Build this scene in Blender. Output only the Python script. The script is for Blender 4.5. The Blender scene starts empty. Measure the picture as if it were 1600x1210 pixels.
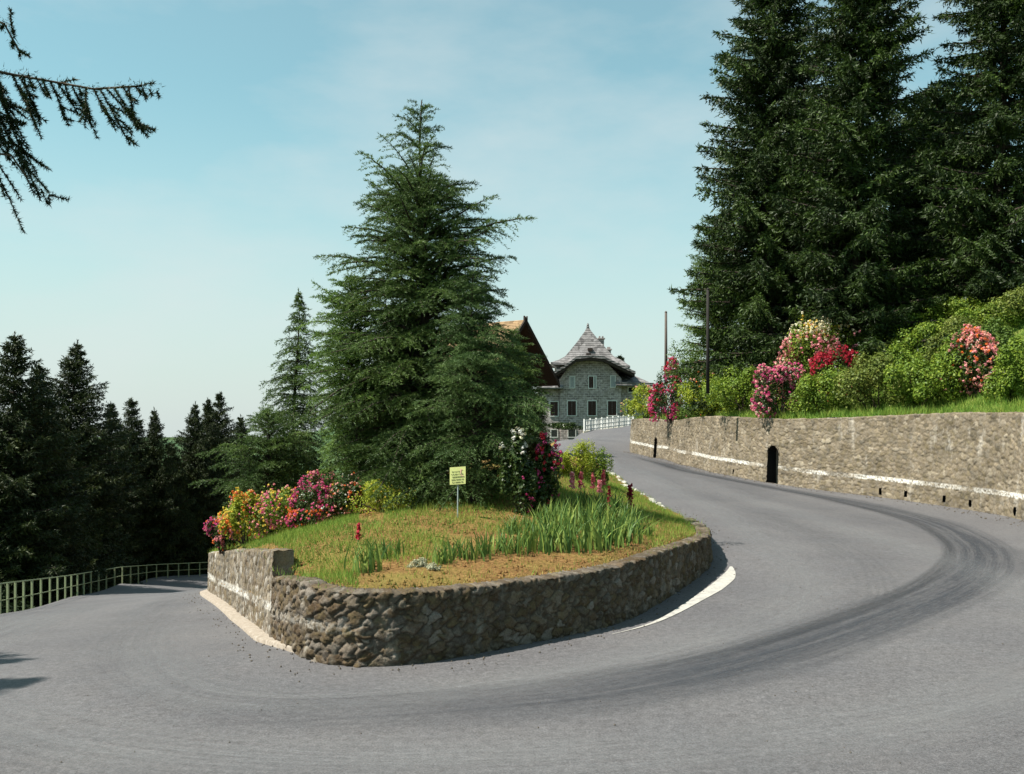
import bpy, math, random
import numpy as np
from mathutils import Vector, geometry
R = math.radians
sc = bpy.context.scene
C = sc.collection

# ------------------------------------------------------------------ camera, sky, sun, exposure
F = 1500.0; HZ = 665.0; CX = 800.0; CH = 3.6
cam = bpy.data.objects.new('camera', bpy.data.cameras.new('camera')); C.objects.link(cam)
cam.location = (0, 0, CH); cam.rotation_euler = (R(90), 0, 0)
cam.data.lens = 36.0 * F / 1600.0; cam.data.sensor_width = 36.0
cam.data.shift_y = (HZ - 605.0) / 1600.0
cam.data.clip_start = 0.1; cam.data.clip_end = 20000
sc.camera = cam
SUN_AZ = (-1.0, -0.28); SUN_EL = 55.0
sun_dir = Vector((SUN_AZ[0], SUN_AZ[1], 0)).normalized() * math.cos(R(SUN_EL)) + Vector((0, 0, math.sin(R(SUN_EL))))
w = bpy.data.worlds.new('World'); sc.world = w; w.use_nodes = True
nt = w.node_tree; nt.nodes.clear()
out = nt.nodes.new('ShaderNodeOutputWorld'); bg = nt.nodes.new('ShaderNodeBackground'); bg.inputs[1].default_value = 0.085
sky = nt.nodes.new('ShaderNodeTexSky'); sky.sky_type = 'NISHITA'; sky.sun_disc = False
sky.sun_elevation = R(SUN_EL); sky.sun_rotation = math.atan2(SUN_AZ[0], SUN_AZ[1])
sky.air_density = 1.0; sky.dust_density = 1.6; sky.ozone_density = 1.0; sky.altitude = 600
tc = nt.nodes.new('ShaderNodeTexCoord')
mp = nt.nodes.new('ShaderNodeMapping'); mp.inputs['Scale'].default_value = (1.0, 1.0, 2.6)
nz = nt.nodes.new('ShaderNodeTexNoise'); nz.inputs['Scale'].default_value = 2.3; nz.inputs['Detail'].default_value = 7; nz.inputs['Roughness'].default_value = 0.55
rp = nt.nodes.new('ShaderNodeValToRGB'); rp.color_ramp.elements[0].position = 0.48; rp.color_ramp.elements[1].position = 0.75
rp.color_ramp.elements[0].color = (0, 0, 0, 1); rp.color_ramp.elements[1].color = (0.65, 0.65, 0.65, 1)
tint = nt.nodes.new('ShaderNodeMix'); tint.data_type = 'RGBA'; tint.blend_type = 'MULTIPLY'; tint.inputs[0].default_value = 1
tint.inputs[7].default_value = (0.80, 1.30, 1.0, 1)
cl = nt.nodes.new('ShaderNodeMix'); cl.data_type = 'RGBA'; cl.inputs[7].default_value = (4.5, 4.9, 4.9, 1)
nt.links.new(tc.outputs['Generated'], mp.inputs[0]); nt.links.new(mp.outputs[0], nz.inputs['Vector'])
nt.links.new(nz.outputs[0], rp.inputs[0]); nt.links.new(rp.outputs[0], cl.inputs[0])
nt.links.new(sky.outputs[0], tint.inputs[6])
sz_ = nt.nodes.new('ShaderNodeSeparateXYZ'); nt.links.new(tc.outputs['Generated'], sz_.inputs[0])
hr = nt.nodes.new('ShaderNodeValToRGB'); hr.color_ramp.interpolation = 'EASE'; hr.color_ramp.elements[0].position = 0.0; hr.color_ramp.elements[1].position = 0.34
hr.color_ramp.elements[0].color = (0.9, 0.9, 0.9, 1); hr.color_ramp.elements[1].color = (0.2, 0.2, 0.2, 1); nt.links.new(sz_.outputs[2], hr.inputs[0])
hm = nt.nodes.new('ShaderNodeMix'); hm.data_type = 'RGBA'; hm.inputs[7].default_value = (4.2, 4.6, 4.55, 1)
nt.links.new(hr.outputs[0], hm.inputs[0]); nt.links.new(tint.outputs[2], hm.inputs[6]); nt.links.new(hm.outputs[2], cl.inputs[6])
nt.links.new(cl.outputs[2], bg.inputs[0]); nt.links.new(bg.outputs[0], out.inputs[0])
sl = bpy.data.lights.new('sun', 'SUN'); sl.energy = 5.0; sl.angle = R(0.5); sl.color = (1.0, 0.94, 0.84)
so = bpy.data.objects.new('sun', sl); C.objects.link(so); so.rotation_euler = sun_dir.to_track_quat('Z', 'Y').to_euler()
sc.view_settings.view_transform = 'Standard'; sc.view_settings.look = 'None'
sc.view_settings.exposure = 0.95; sc.view_settings.gamma = 1.0; sc.view_settings.use_curve_mapping = False

# ------------------------------------------------------------------ helpers
def W(px, py, d): return np.array([(px - CX) / F * d, d, CH - (py - HZ) / F * d])
def G(px, py, z):
    d = (CH - z) * F / (py - HZ); return np.array([(px - CX) / F * d, d, z])

def tag(o, label=None, cat=None, group=None, kind=None):
    if label: o['label'] = label
    if cat: o['category'] = cat
    if group: o['group'] = group
    if kind: o['kind'] = kind
    return o
def empty(name, loc, label, cat, group=None, rz=0):
    o = bpy.data.objects.new(name, None); C.objects.link(o); o.location = [float(v) for v in loc]; o.rotation_euler = (0, 0, rz)
    o.empty_display_size = 0.1
    return tag(o, label, cat, group)
def mesh(name, V, Fs, m, parent=None, attrs=None, smooth=False):
    """V (n,3); Fs (k,3|4) array or list of lists"""
    me = bpy.data.meshes.new(name)
    V = np.asarray(V, dtype=np.float32)
    if isinstance(Fs, np.ndarray):
        k = Fs.shape[1]; n = len(Fs)
        me.vertices.add(len(V)); me.vertices.foreach_set('co', V.ravel())
        me.loops.add(n * k); me.loops.foreach_set('vertex_index', Fs.astype(np.int32).ravel())
        me.polygons.add(n); me.polygons.foreach_set('loop_start', np.arange(0, n * k, k, dtype=np.int32))
        me.update(calc_edges=True)
    else:
        me.from_pydata([tuple(map(float, v)) for v in V], [], [tuple(map(int, f)) for f in Fs]); me.update()
    for an, av in (attrs or {}).items():
        a = me.attributes.new(an, 'FLOAT', 'POINT'); a.data.foreach_set('value', np.asarray(av, dtype=np.float32))
    if smooth: me.polygons.foreach_set('use_smooth', np.ones(len(me.polygons), dtype=bool))
    me.materials.append(m)
    o = bpy.data.objects.new(name, me); C.objects.link(o)
    if parent is not None: o.parent = parent
    return o
def copy_tree(o, parent=None):
    c = o.copy(); C.objects.link(c)
    if parent is not None: c.parent = parent
    for ch in list(o.children): copy_tree(ch, c)
    return c

ONES = ['', 'first', 'second', 'third', 'fourth', 'fifth', 'sixth', 'seventh', 'eighth', 'ninth', 'tenth', 'eleventh', 'twelfth', 'thirteenth', 'fourteenth', 'fifteenth', 'sixteenth', 'seventeenth', 'eighteenth', 'nineteenth']
def ordinal(n):
    if n < 20: return ONES[n]
    t = {2: ('twenty', 'twentieth'), 3: ('thirty', 'thirtieth'), 4: ('forty', 'fortieth')}[n // 10]
    return t[1] if n % 10 == 0 else t[0] + '-' + ONES[n % 10]
class MB:
    def __init__(s): s.V = []; s.F = []
    def add(s, V, Fc):
        b = len(s.V); s.V += [tuple(map(float, v)) for v in V]; s.F += [[i + b for i in f] for f in Fc]; return s
    def box(s, x0, x1, y0, y1, z0, z1):
        V = [(x, y, z) for z in (z0, z1) for y in (y0, y1) for x in (x0, x1)]
        return s.add(V, [(0, 2, 3, 1), (4, 5, 7, 6), (0, 1, 5, 4), (2, 6, 7, 3), (0, 4, 6, 2), (1, 3, 7, 5)])
    def prism(s, poly, v):
        """poly: planar polygon of 3d points, extruded along vector v"""
        n = len(poly); P = [np.array(p, float) for p in poly]; Q = [p + np.array(v, float) for p in P]
        return s.add(P + Q, [list(range(n))[::-1], list(range(n, 2 * n))] + [[i, (i + 1) % n, n + (i + 1) % n, n + i] for i in range(n)])
    def tube(s, pts, rad, n=6, cap=True):
        pts = [np.array(p, float) for p in pts]; rings = []
        for i, p in enumerate(pts):
            t = pts[min(i + 1, len(pts) - 1)] - pts[max(i - 1, 0)]; t = t / (np.linalg.norm(t) + 1e-9)
            a = np.cross(t, [0, 0, 1.0]);
            if np.linalg.norm(a) < 1e-3: a = np.array([1.0, 0, 0])
            a /= np.linalg.norm(a); b = np.cross(t, a)
            r = rad[i] if hasattr(rad, '__len__') else rad
            rings.append([p + r * (math.cos(q) * a + math.sin(q) * b) for q in np.linspace(0, 2 * math.pi, n, endpoint=False)])
        V = [v for r in rings for v in r]; Fc = []
        for i in range(len(pts) - 1):
            for j in range(n):
                k = (j + 1) % n; Fc.append([i * n + j, i * n + k, (i + 1) * n + k, (i + 1) * n + j])
        if cap: Fc += [list(range(n))[::-1], [(len(pts) - 1) * n + j for j in range(n)]]
        return s.add(V, Fc)
    def build(s, name, m, parent=None, smooth=False): return mesh(name, s.V, s.F, m, parent, smooth=smooth)

# ------------------------------------------------------------------ materials
class Mat:
    def __init__(s, name, rough=0.9, spec=0.3):
        s.m = bpy.data.materials.new(name); s.m.use_nodes = True; s.nt = s.m.node_tree
        s.b = s.nt.nodes['Principled BSDF']; s.b.inputs['Roughness'].default_value = rough
        s.b.inputs['Specular IOR Level'].default_value = spec
        s.tc = s.nt.nodes.new('ShaderNodeTexCoord')
    def link(s, a, b): s.nt.links.new(a, b)
    def noise(s, scale, detail=4, rough=0.55, vec=None, sc3=None):
        n = s.nt.nodes.new('ShaderNodeTexNoise'); n.inputs['Scale'].default_value = scale; n.inputs['Detail'].default_value = detail
        n.inputs['Roughness'].default_value = rough
        v = vec or s.tc.outputs['Object']
        if sc3:
            m = s.nt.nodes.new('ShaderNodeMapping'); m.inputs['Scale'].default_value = sc3; s.link(v, m.inputs[0]); v = m.outputs[0]
        s.link(v, n.inputs['Vector']); return n.outputs[0]
    def ramp(s, fac, stops, interp='LINEAR'):
        r = s.nt.nodes.new('ShaderNodeValToRGB'); e = r.color_ramp; e.interpolation = interp
        while len(e.elements) > 1: e.elements.remove(e.elements[0])
        for i, (p, c) in enumerate(stops):
            el = e.elements[0] if i == 0 else e.elements.new(p)
            el.position = p; el.color = (c, c, c, 1) if not hasattr(c, '__len__') else (*c, 1)
        s.link(fac, r.inputs[0]); return r.outputs[0]
    def attr(s, n):
        a = s.nt.nodes.new('ShaderNodeAttribute'); a.attribute_name = n; return a.outputs['Fac']
    def mix(s, fac, a, b, mode='MIX'):
        m = s.nt.nodes.new('ShaderNodeMix'); m.data_type = 'RGBA'; m.blend_type = mode
        for i, v in ((0, fac), (6, a), (7, b)):
            if isinstance(v, (int, float)): m.inputs[i].default_value = v if i == 0 else (v, v, v, 1)
            elif isinstance(v, tuple): m.inputs[i].default_value = (*v, 1)
            else: s.link(v, m.inputs[i])
        return m.outputs[2]
    def math(s, op, a, b=0.0):
        m = s.nt.nodes.new('ShaderNodeMath'); m.operation = op
        for i, v in ((0, a), (1, b)):
            if isinstance(v, (int, float)): m.inputs[i].default_value = v
            else: s.link(v, m.inputs[i])
        return m.outputs[0]
    def col(s, c):
        if isinstance(c, tuple): s.b.inputs['Base Color'].default_value = (*c, 1)
        else: s.link(c, s.b.inputs['Base Color'])
        return s
    def bump(s, h, strength=0.5, dist=0.02):
        b = s.nt.nodes.new('ShaderNodeBump'); b.inputs['Strength'].default_value = strength; b.inputs['Distance'].default_value = dist
        s.link(h, b.inputs['Height']); s.link(b.outputs[0], s.b.inputs['Normal']); return s

def leaf_mat(name, cols, trans=0.3, rough=0.55, nscale=0.6):
    m = Mat(name, rough, 0.25)
    r = m.attr('rnd'); n = m.noise(nscale, 3)
    f = m.math('ADD', m.math('MULTIPLY', r, 0.65), m.math('MULTIPLY', n, 0.45))
    k = len(cols); c = m.ramp(f, [(0.15 + 0.75 * i / (k - 1), cc) for i, cc in enumerate(cols)])
    m.col(c)
    if trans:
        t = m.nt.nodes.new('ShaderNodeBsdfTranslucent'); m.link(c, t.inputs[0])
        x = m.nt.nodes.new('ShaderNodeMixShader'); x.inputs[0].default_value = trans
        o = m.nt.nodes['Material Output']
        m.link(m.b.outputs[0], x.inputs[1]); m.link(t.outputs[0], x.inputs[2]); m.link(x.outputs[0], o.inputs[0])
    return m.m
def plain(name, c, rough=0.8, var=0.25, scale=6.0, spec=0.3):
    m = Mat(name, rough, spec); n = m.noise(scale, 5)
    m.col(m.mix(n, tuple(v * (1 - var) for v in c), tuple(min(1, v * (1 + var)) for v in c))).bump(n, 0.3, 0.01); return m.m

M_cedar = leaf_mat('cedar needles', [(0.0242, 0.0449, 0.0155), (0.0605, 0.1048, 0.0271), (0.132, 0.1995, 0.0465)], 0.3)
M_cedar_blue = leaf_mat('blue cedar needles', [(0.0336, 0.065, 0.0217), (0.072, 0.125, 0.0384), (0.132, 0.2, 0.062)], 0.3)
M_cedar_light = leaf_mat('light cedar needles', [(0.0531, 0.0972, 0.0216), (0.1062, 0.1847, 0.036), (0.1806, 0.2722, 0.0576)], 0.3)
M_spruce = leaf_mat('spruce needles', [(0.0105, 0.0198, 0.0055), (0.0231, 0.0432, 0.0088), (0.063, 0.108, 0.0165)], 0.15)
M_spruce_far = leaf_mat('backlit valley spruce needles', [(0.0092, 0.0162, 0.0054), (0.0207, 0.0324, 0.009), (0.046, 0.063, 0.0132)], 0.15)  # needle colours darkened to carry the backlit shade of the left wood
M_spruce_light = leaf_mat('young spruce needles', [(0.036, 0.07, 0.014), (0.084, 0.14, 0.0245), (0.144, 0.22, 0.035)], 0.25)
M_shrub = leaf_mat('bright shrub leaves', [(0.0403, 0.0765, 0.0105), (0.1265, 0.204, 0.021), (0.299, 0.357, 0.042)], 0.32)
M_shrub_mid = leaf_mat('olive shrub leaves', [(0.05, 0.08, 0.015), (0.13, 0.17, 0.03), (0.25, 0.26, 0.06)], 0.3)
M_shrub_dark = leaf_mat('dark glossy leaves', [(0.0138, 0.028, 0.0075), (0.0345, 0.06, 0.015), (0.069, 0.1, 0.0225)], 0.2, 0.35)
M_shrub_yellow = leaf_mat('yellow green leaves', [(0.11, 0.168, 0.014), (0.264, 0.3255, 0.028), (0.462, 0.462, 0.049)], 0.35)
M_iris = leaf_mat('iris leaves', [(0.044, 0.1, 0.0225), (0.099, 0.18, 0.0413), (0.264, 0.32, 0.0675)], 0.3, 0.5, 2)
M_grass = leaf_mat('grass blades', [(0.06, 0.14, 0.02), (0.14, 0.25, 0.035), (0.32, 0.36, 0.07)], 0.35, 0.7, 1.2)
M_dry = leaf_mat('dry grass', [(0.20, 0.16, 0.05), (0.33, 0.27, 0.08), (0.42, 0.36, 0.12)], 0.3, 0.8, 1.2)
def petal(name, a, b): return leaf_mat(name, [a, tuple((x + y) / 2 for x, y in zip(a, b)), b], 0.35, 0.6, 3)
P_mag = petal('magenta petals', (0.40, 0.02, 0.12), (0.75, 0.12, 0.32))
P_pink = petal('pink petals', (0.65, 0.16, 0.22), (0.85, 0.42, 0.42))
P_salmon = petal('salmon petals', (0.62, 0.22, 0.16), (0.85, 0.50, 0.42))
P_red = petal('red petals', (0.28, 0.01, 0.025), (0.55, 0.03, 0.06))
P_orange = petal('orange petals', (0.65, 0.10, 0.03), (0.85, 0.28, 0.06))
P_yellow = petal('yellow petals', (0.62, 0.42, 0.04), (0.85, 0.66, 0.14))
P_cream = petal('cream petals', (0.75, 0.68, 0.42), (0.88, 0.84, 0.66))
P_white = petal('white petals', (0.75, 0.72, 0.65), (0.88, 0.86, 0.82))
P_stalk = petal('crimson pink petals', (0.42, 0.03, 0.07), (0.78, 0.25, 0.24))
P_wine = petal('wine red petals', (0.16, 0.008, 0.02), (0.36, 0.03, 0.05))
M_bark = Mat('bark', 0.95); _n = M_bark.noise(6, 6, sc3=(1, 1, 0.25)); M_bark.col(M_bark.ramp(_n, [(0.3, (0.03, 0.02, 0.014)), (0.7, (0.12, 0.085, 0.06))])).bump(_n, 0.8, 0.03); M_bark = M_bark.m

M_barkd = plain('conifer bark', (0.035, 0.026, 0.02), .95, .4, 5)
# asphalt
m = Mat('asphalt', 0.82, 0.35)
n1 = m.noise(0.35, 5); n2 = m.noise(38, 5, 0.8); n3 = m.noise(1.3, 6, 0.7, sc3=(1, 1, 1)); n4 = m.noise(7, 5, .7)
c = m.ramp(n1, [(0.3, (0.082, 0.078, 0.083)), (0.7, (0.112, 0.106, 0.108))])
c = m.mix(m.ramp(n3, [(0.35, 0.0), (0.75, 0.45)]), c, (0.105, 0.106, 0.114))
c = m.mix(0.9, c, m.ramp(n2, [(0.32, 0.45), (0.5, 1.0), (0.68, 1.65)]), 'MULTIPLY')
c = m.mix(m.ramp(n4, [(0.62, 0.0), (0.70, 0.4)]), c, (0.07, 0.065, 0.06))
n5 = m.noise(9, 8, .85); c = m.mix(.8, c, m.ramp(n5, [(0.36, .6), (0.5, 1.0), (0.64, 1.35)]), 'MULTIPLY')
m.col(c).bump(n2, 0.8, 0.014); M_road = m.m
# old patina on tyre strips
def tyre_mat(name, strength, col=(0.045, 0.05, 0.06)):
    m = Mat(name, 0.7, 0.3); m.col(col)
    u = m.attr('u'); v = m.attr('v')
    cv = m.nt.nodes.new('ShaderNodeCombineXYZ'); m.link(u, cv.inputs[0]); m.link(v, cv.inputs[1])
    s1 = m.noise(1.0, 6, 0.65, cv.outputs[0], (0.16, 6.0, 1)); s2 = m.noise(1.0, 6, 0.75, cv.outputs[0], (2.5, 22.0, 1))
    st = m.math('MULTIPLY', m.ramp(s1, [(0.30, 0.1), (0.62, 1.0)]), m.ramp(s2, [(0.35, 0.35), (0.65, 1.0)]))
    e = m.attr('edge')
    a = m.math('MULTIPLY', m.math('MULTIPLY', st, e), strength)
    t = m.nt.nodes.new('ShaderNodeBsdfTransparent'); x = m.nt.nodes.new('ShaderNodeMixShader')
    m.link(a, x.inputs[0]); m.link(t.outputs[0], x.inputs[1]); m.link(m.b.outputs[0], x.inputs[2])
    m.link(x.outputs[0], m.nt.nodes['Material Output'].inputs[0]); return m.m
M_tyre = tyre_mat('tyre rubber', 0.95, (0.035, 0.04, 0.05)); M_tyre3 = tyre_mat('faint wide tyre rubber', 0.75, (0.045, 0.047, 0.052)); M_tyre2 = tyre_mat('worn tyre track', 0.2, (0.06, 0.065, 0.075))
M_polish = tyre_mat('polished tyre track', 0.28, (0.24, 0.245, 0.25))
# painted line worn
m = Mat('road paint', 0.8); n = m.noise(6, 8, .75); n2 = m.noise(40, 4, .8)
m.col(m.mix(m.ramp(n, [(0.47, 0.0), (0.58, 0.75)]), m.mix(n2, (0.30, 0.29, 0.26), (0.48, 0.46, 0.42)), (0.25, 0.24, 0.23))); M_paint = m.m
m = Mat('kerb concrete', 0.9); n = m.noise(9, 6, .7); n2 = m.noise(40, 4)
c = m.ramp(n, [(0.35, (0.20, 0.165, 0.13)), (0.5, (0.28, 0.235, 0.19)), (0.68, (0.35, 0.31, 0.27))]); c = m.mix(0.6, c, m.ramp(n2, [(0.3, 0.6), (0.7, 1.25)]), 'MULTIPLY')
m.col(c).bump(n2, 0.5, 0.01); M_kerb = m.m

def wall_mat(name, stones, mortar, band_h=0.62, band_w=0.10, band_amt=1.0, lime=0.35, green=0.4, fade=None):
    m = Mat(name, 0.95, 0.15)
    cell = m.attr('cell'); edge = m.attr('edge'); hh = m.attr('hh'); ss = m.attr('ss')
    k = len(stones); c = m.ramp(cell, [(i / (k - 1), s) for i, s in enumerate(stones)])
    nf = m.noise(34, 6, 0.65); nm = m.noise(5, 5, 0.6); nl_ = m.noise(.7, 5, .65)
    c = m.mix(.8, c, m.ramp(nl_, [(0.35, .55), (0.5, 1.0), (0.68, 1.3)]), 'MULTIPLY')
    c = m.mix(0.85, c, m.ramp(nf, [(0.28, 0.45), (0.5, 1.0), (0.75, 1.5)]), 'MULTIPLY')
    c = m.mix(m.ramp(nm, [(0.48, 0.0), (0.7, green)]), c, (0.16, 0.13, 0.06))
    c = m.mix(m.ramp(nm, [(0.35, .55), (0.5, 0.0)]), c, m.mix(nf, (0.10, 0.085, 0.065), (0.28, 0.25, 0.20)))
    c = m.mix(m.ramp(edge, [(0.0, .9), (0.2, 0.0)]), c, m.mix(nm, mortar, tuple(v * 0.5 for v in mortar)))
    cv = m.nt.nodes.new('ShaderNodeCombineXYZ'); m.link(ss, cv.inputs[0]); m.link(hh, cv.inputs[1])
    vs = m.noise(1, 5, 0.6, cv.outputs[0], (1.9, 0.5, 1)); vb = m.noise(1, 3, 0.6, cv.outputs[0], (0.45, 0.5, 1)); vd = m.noise(1, 5, 0.75, cv.outputs[0], (14, 9, 1))
    lm = m.math('MULTIPLY', m.math('MULTIPLY', m.ramp(vs, [(0.56, 0.0), (0.68, 1.0)]), m.ramp(vb, [(0.42, 0.0), (0.6, 1.0)])), m.ramp(vd, [(0.35, 0.2), (0.6, 1.0)]))
    c = m.mix(m.math('MULTIPLY', lm, lime), c, (0.62, 0.58, 0.52))
    wob = m.math('MULTIPLY', m.math('SUBTRACT', vd, 0.5), 0.16)
    dist = m.math('ABSOLUTE', m.math('SUBTRACT', m.math('ADD', hh, wob), band_h))
    bm = m.ramp(m.math('DIVIDE', dist, band_w), [(0.55, 1.0), (0.8, 0.0)])
    pat = m.ramp(vb, [(0.38, 0.1), (0.52, 1.0)]); pat2 = m.ramp(vd, [(0.42, 0.05), (0.56, 1.0)])
    bb = m.math('MULTIPLY', m.math('MULTIPLY', m.math('MULTIPLY', bm, pat), pat2), band_amt)
    if fade: bb = m.math('MULTIPLY', bb, m.ramp(m.math('DIVIDE', ss, 100.0), [(fade[0] / 100, 1.0), (fade[1] / 100, 0.0)]))
    c = m.mix(bb, c, (0.66, 0.64, 0.60))
    m.col(c).bump(nf, 0.7, 0.02); return m.m
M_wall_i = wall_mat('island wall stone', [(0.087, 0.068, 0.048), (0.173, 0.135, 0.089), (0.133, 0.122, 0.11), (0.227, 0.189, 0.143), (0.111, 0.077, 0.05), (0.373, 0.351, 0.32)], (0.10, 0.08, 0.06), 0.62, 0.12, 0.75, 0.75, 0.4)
M_wall_f_shade = wall_mat('shaded front wall stone', [(0.047, 0.034, 0.022), (0.094, 0.067, 0.04), (0.072, 0.06, 0.051), (0.123, 0.094, 0.066), (0.061, 0.038, 0.022), (0.183, 0.161, 0.14)], (0.08, 0.065, 0.05), 0.55, 0.12, 0.6, 0.6, 0.4, fade=(1.5, 4.5))  # island stone colours darkened: the front side's shade is put into the colour
M_wall_r = wall_mat('retaining wall stone', [(0.119, 0.094, 0.065), (0.18, 0.146, 0.106), (0.092, 0.078, 0.059), (0.228, 0.184, 0.132), (0.151, 0.123, 0.091), (0.287, 0.244, 0.185)], (0.19, 0.155, 0.11), 0.82, 0.14, 1.0, 0.5, 0.45)
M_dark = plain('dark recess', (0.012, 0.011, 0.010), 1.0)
m = Mat('soil', 1.0, 0.1); n = m.noise(14, 6, 0.7); n2 = m.noise(0.8, 4); n3 = m.noise(60, 4, 0.7)
c = m.ramp(n, [(0.3, (0.075, 0.04, 0.018)), (0.5, (0.21, 0.115, 0.042)), (0.72, (0.38, 0.24, 0.10))])
c = m.mix(m.ramp(n2, [(0.45, 0.0), (0.65, 0.6)]), c, (0.22, 0.19, 0.05)); m.col(c).bump(n, 1.0, 0.08); M_soil = m.m
m = Mat('turf', 1.0, 0.1); n = m.noise(2.5, 6); n2 = m.noise(18, 5)
c = m.mix(0.7, m.ramp(n, [(0.3, (0.05, 0.08, 0.015)), (0.55, (0.10, 0.14, 0.025)), (0.75, (0.17, 0.16, 0.05))]), m.ramp(n2, [(0.3, 0.5), (0.7, 1.4)]), 'MULTIPLY')
m.col(c).bump(n2, 0.8, 0.05); M_turf = m.m
m = Mat('hill forest', 1.0, 0.1); n = m.noise(0.02, 6, 0.7); m.col(m.ramp(n, [(0.35, (0.03, 0.06, 0.03)), (0.65, (0.09, 0.14, 0.06))])); M_hill = m.m
m = Mat('valley turf', 1.0, 0.1); n = m.noise(0.08, 8, 0.75); m.col(m.ramp(n, [(0.35, (0.02, 0.04, 0.015)), (0.55, (0.045, 0.075, 0.022)), (0.7, (0.08, 0.11, 0.035))])); M_valley = m.m

# ------------------------------------------------------------------ plan of the bend (world metres)
INNER = [(-13, 86, -9.5), (-11, 74, -8.1), (-10, 63, -6.7), (-10.6, 52, -5), (-11.8, 42, -3.4), (-10.2, 32.3, -2), (-6.5, 23, -1), (-4.3, 17.3, -.3), (-3.35, 15.1, 0), (-2.65, 14.4, 0),
         (-1.73, 14.4, 0), (-.99, 14.8, 0), (0, 15.65, 0), (1.1, 16.6, 0), (2.14, 17.8, 0), (3.3, 20.2, 0), (4.3, 22.4, .05), (5.0, 24.3, .1), (5.35, 26.5, .3),
         (5.5, 29.5, .5), (5.15, 33.6, .8), (4.9, 39, 1.0), (4.7, 46, 1.3), (3.4, 57, 1.5), (2.4, 68, 1.75), (3.6, 78, 2.3), (6.7, 90, 3.0), (12.3, 100, 3.6), (24, 105, 4.2)]
OUTER = [(-20, 88, -10), (-21, 79, -8.6), (-22.5, 71, -7.4), (-24.8, 66, -6.9), (-22, 54, -5.3), (-19.3, 42, -3.9), (-16, 32, -2.5), (-15.5, 29, -2.1), (-15, 22, -1.2), (-13, 12, -.4), (-7, 5.5, -.1),
         (0, 3.5, 0), (8, 4.5, 0), (14, 9, 0), (17, 16, .1), (17.9, 25, .15), (18.1, 33.7, .25), (17.9, 37, .3), (16.3, 41.5, .45), (14.2, 45, .6), (12.4, 48.2, .8), (11.1, 53.4, 1.0),
         (10.5, 60, 1.15), (10.1, 68.5, 1.27), (9.2, 74.5, 1.55), (11, 83, 2.4), (15, 91, 3.3), (26, 97.5, 4.1)]
def crom(P, step):
    P = np.array(P, float); Q = np.vstack([2 * P[0] - P[1], P, 2 * P[-1] - P[-2]]); outp = []
    for i in range(1, len(Q) - 2):
        n = max(2, int(np.linalg.norm(Q[i + 1] - Q[i]) / step * 4))
        t = np.linspace(0, 1, n, endpoint=False)[:, None]
        a, b, c_, d = Q[i - 1], Q[i], Q[i + 1], Q[i + 2]
        outp.append(0.5 * ((2 * b) + (-a + c_) * t + (2 * a - 5 * b + 4 * c_ - d) * t ** 2 + (-a + 3 * b - 3 * c_ + d) * t ** 3))
    outp = np.vstack(outp + [P[-1:]])
    s = np.concatenate([[0], np.cumsum(np.linalg.norm(np.diff(outp[:, :2], axis=0), axis=1))])
    k = max(2, int(s[-1] / step)); u = np.linspace(0, s[-1], k + 1)
    return np.column_stack([np.interp(u, s, outp[:, j]) for j in range(outp.shape[1])]), u
def rbf(P, p=1.5, lam=0.02):
    P = np.array(P, float); X = P[:, :2]; n = len(X)
    A = np.zeros((n + 3, n + 3)); D = np.linalg.norm(X[:, None] - X[None], axis=2)
    A[:n, :n] = D ** p + lam * np.eye(n); A[:n, n] = 1; A[:n, n + 1:] = X; A[n:, :n] = A[:n, n:].T
    wv = np.linalg.solve(A, np.concatenate([P[:, 2], np.zeros(3)]))
    def f(x, y):
        x = np.atleast_1d(np.asarray(x, float)); y = np.atleast_1d(np.asarray(y, float)); r = np.zeros(len(x))
        for i in range(0, len(x), 20000):
            q = np.column_stack([x[i:i + 20000], y[i:i + 20000]])
            d = np.linalg.norm(q[:, None] - X[None], axis=2)
            r[i:i + 20000] = d ** p @ wv[:n] + wv[n] + q @ wv[n + 1:]
        return r
    return f
inn, _ = crom(INNER, 0.5); outr, _ = crom(OUTER, 0.7)
roadZ = rbf(INNER[:] + OUTER[:] + [(3, 9, 0), (10, 20, .05), (11, 30, .2), (-8, 12, -.15), (9.5, 38, .6)], lam=0.05)
def inside(poly, x, y):
    x = np.asarray(x); y = np.asarray(y); r = np.zeros(len(x), bool); n = len(poly); j = n - 1
    for i in range(n):
        xi, yi = poly[i][:2]; xj, yj = poly[j][:2]
        c_ = ((yi > y) != (yj > y)) & (x < (xj - xi) * (y - yi) / (yj - yi + 1e-12) + xi); r ^= c_; j = i
    return r
def dist_poly(poly, x, y):
    q = np.column_stack([x, y]); best = np.full(len(q), 1e9)
    for a, b in zip(poly[:-1], poly[1:]):
        a = np.array(a[:2]); b = np.array(b[:2]); ab = b - a; t = np.clip(((q - a) @ ab) / (ab @ ab + 1e-9), 0, 1)
        best = np.minimum(best, np.linalg.norm(q - (a + t[:, None] * ab), axis=1))
    return best
ROADPOLY = np.vstack([inn[:, :2], outr[::-1, :2]])
FULLPOLY = outr[:, :2]
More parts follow.
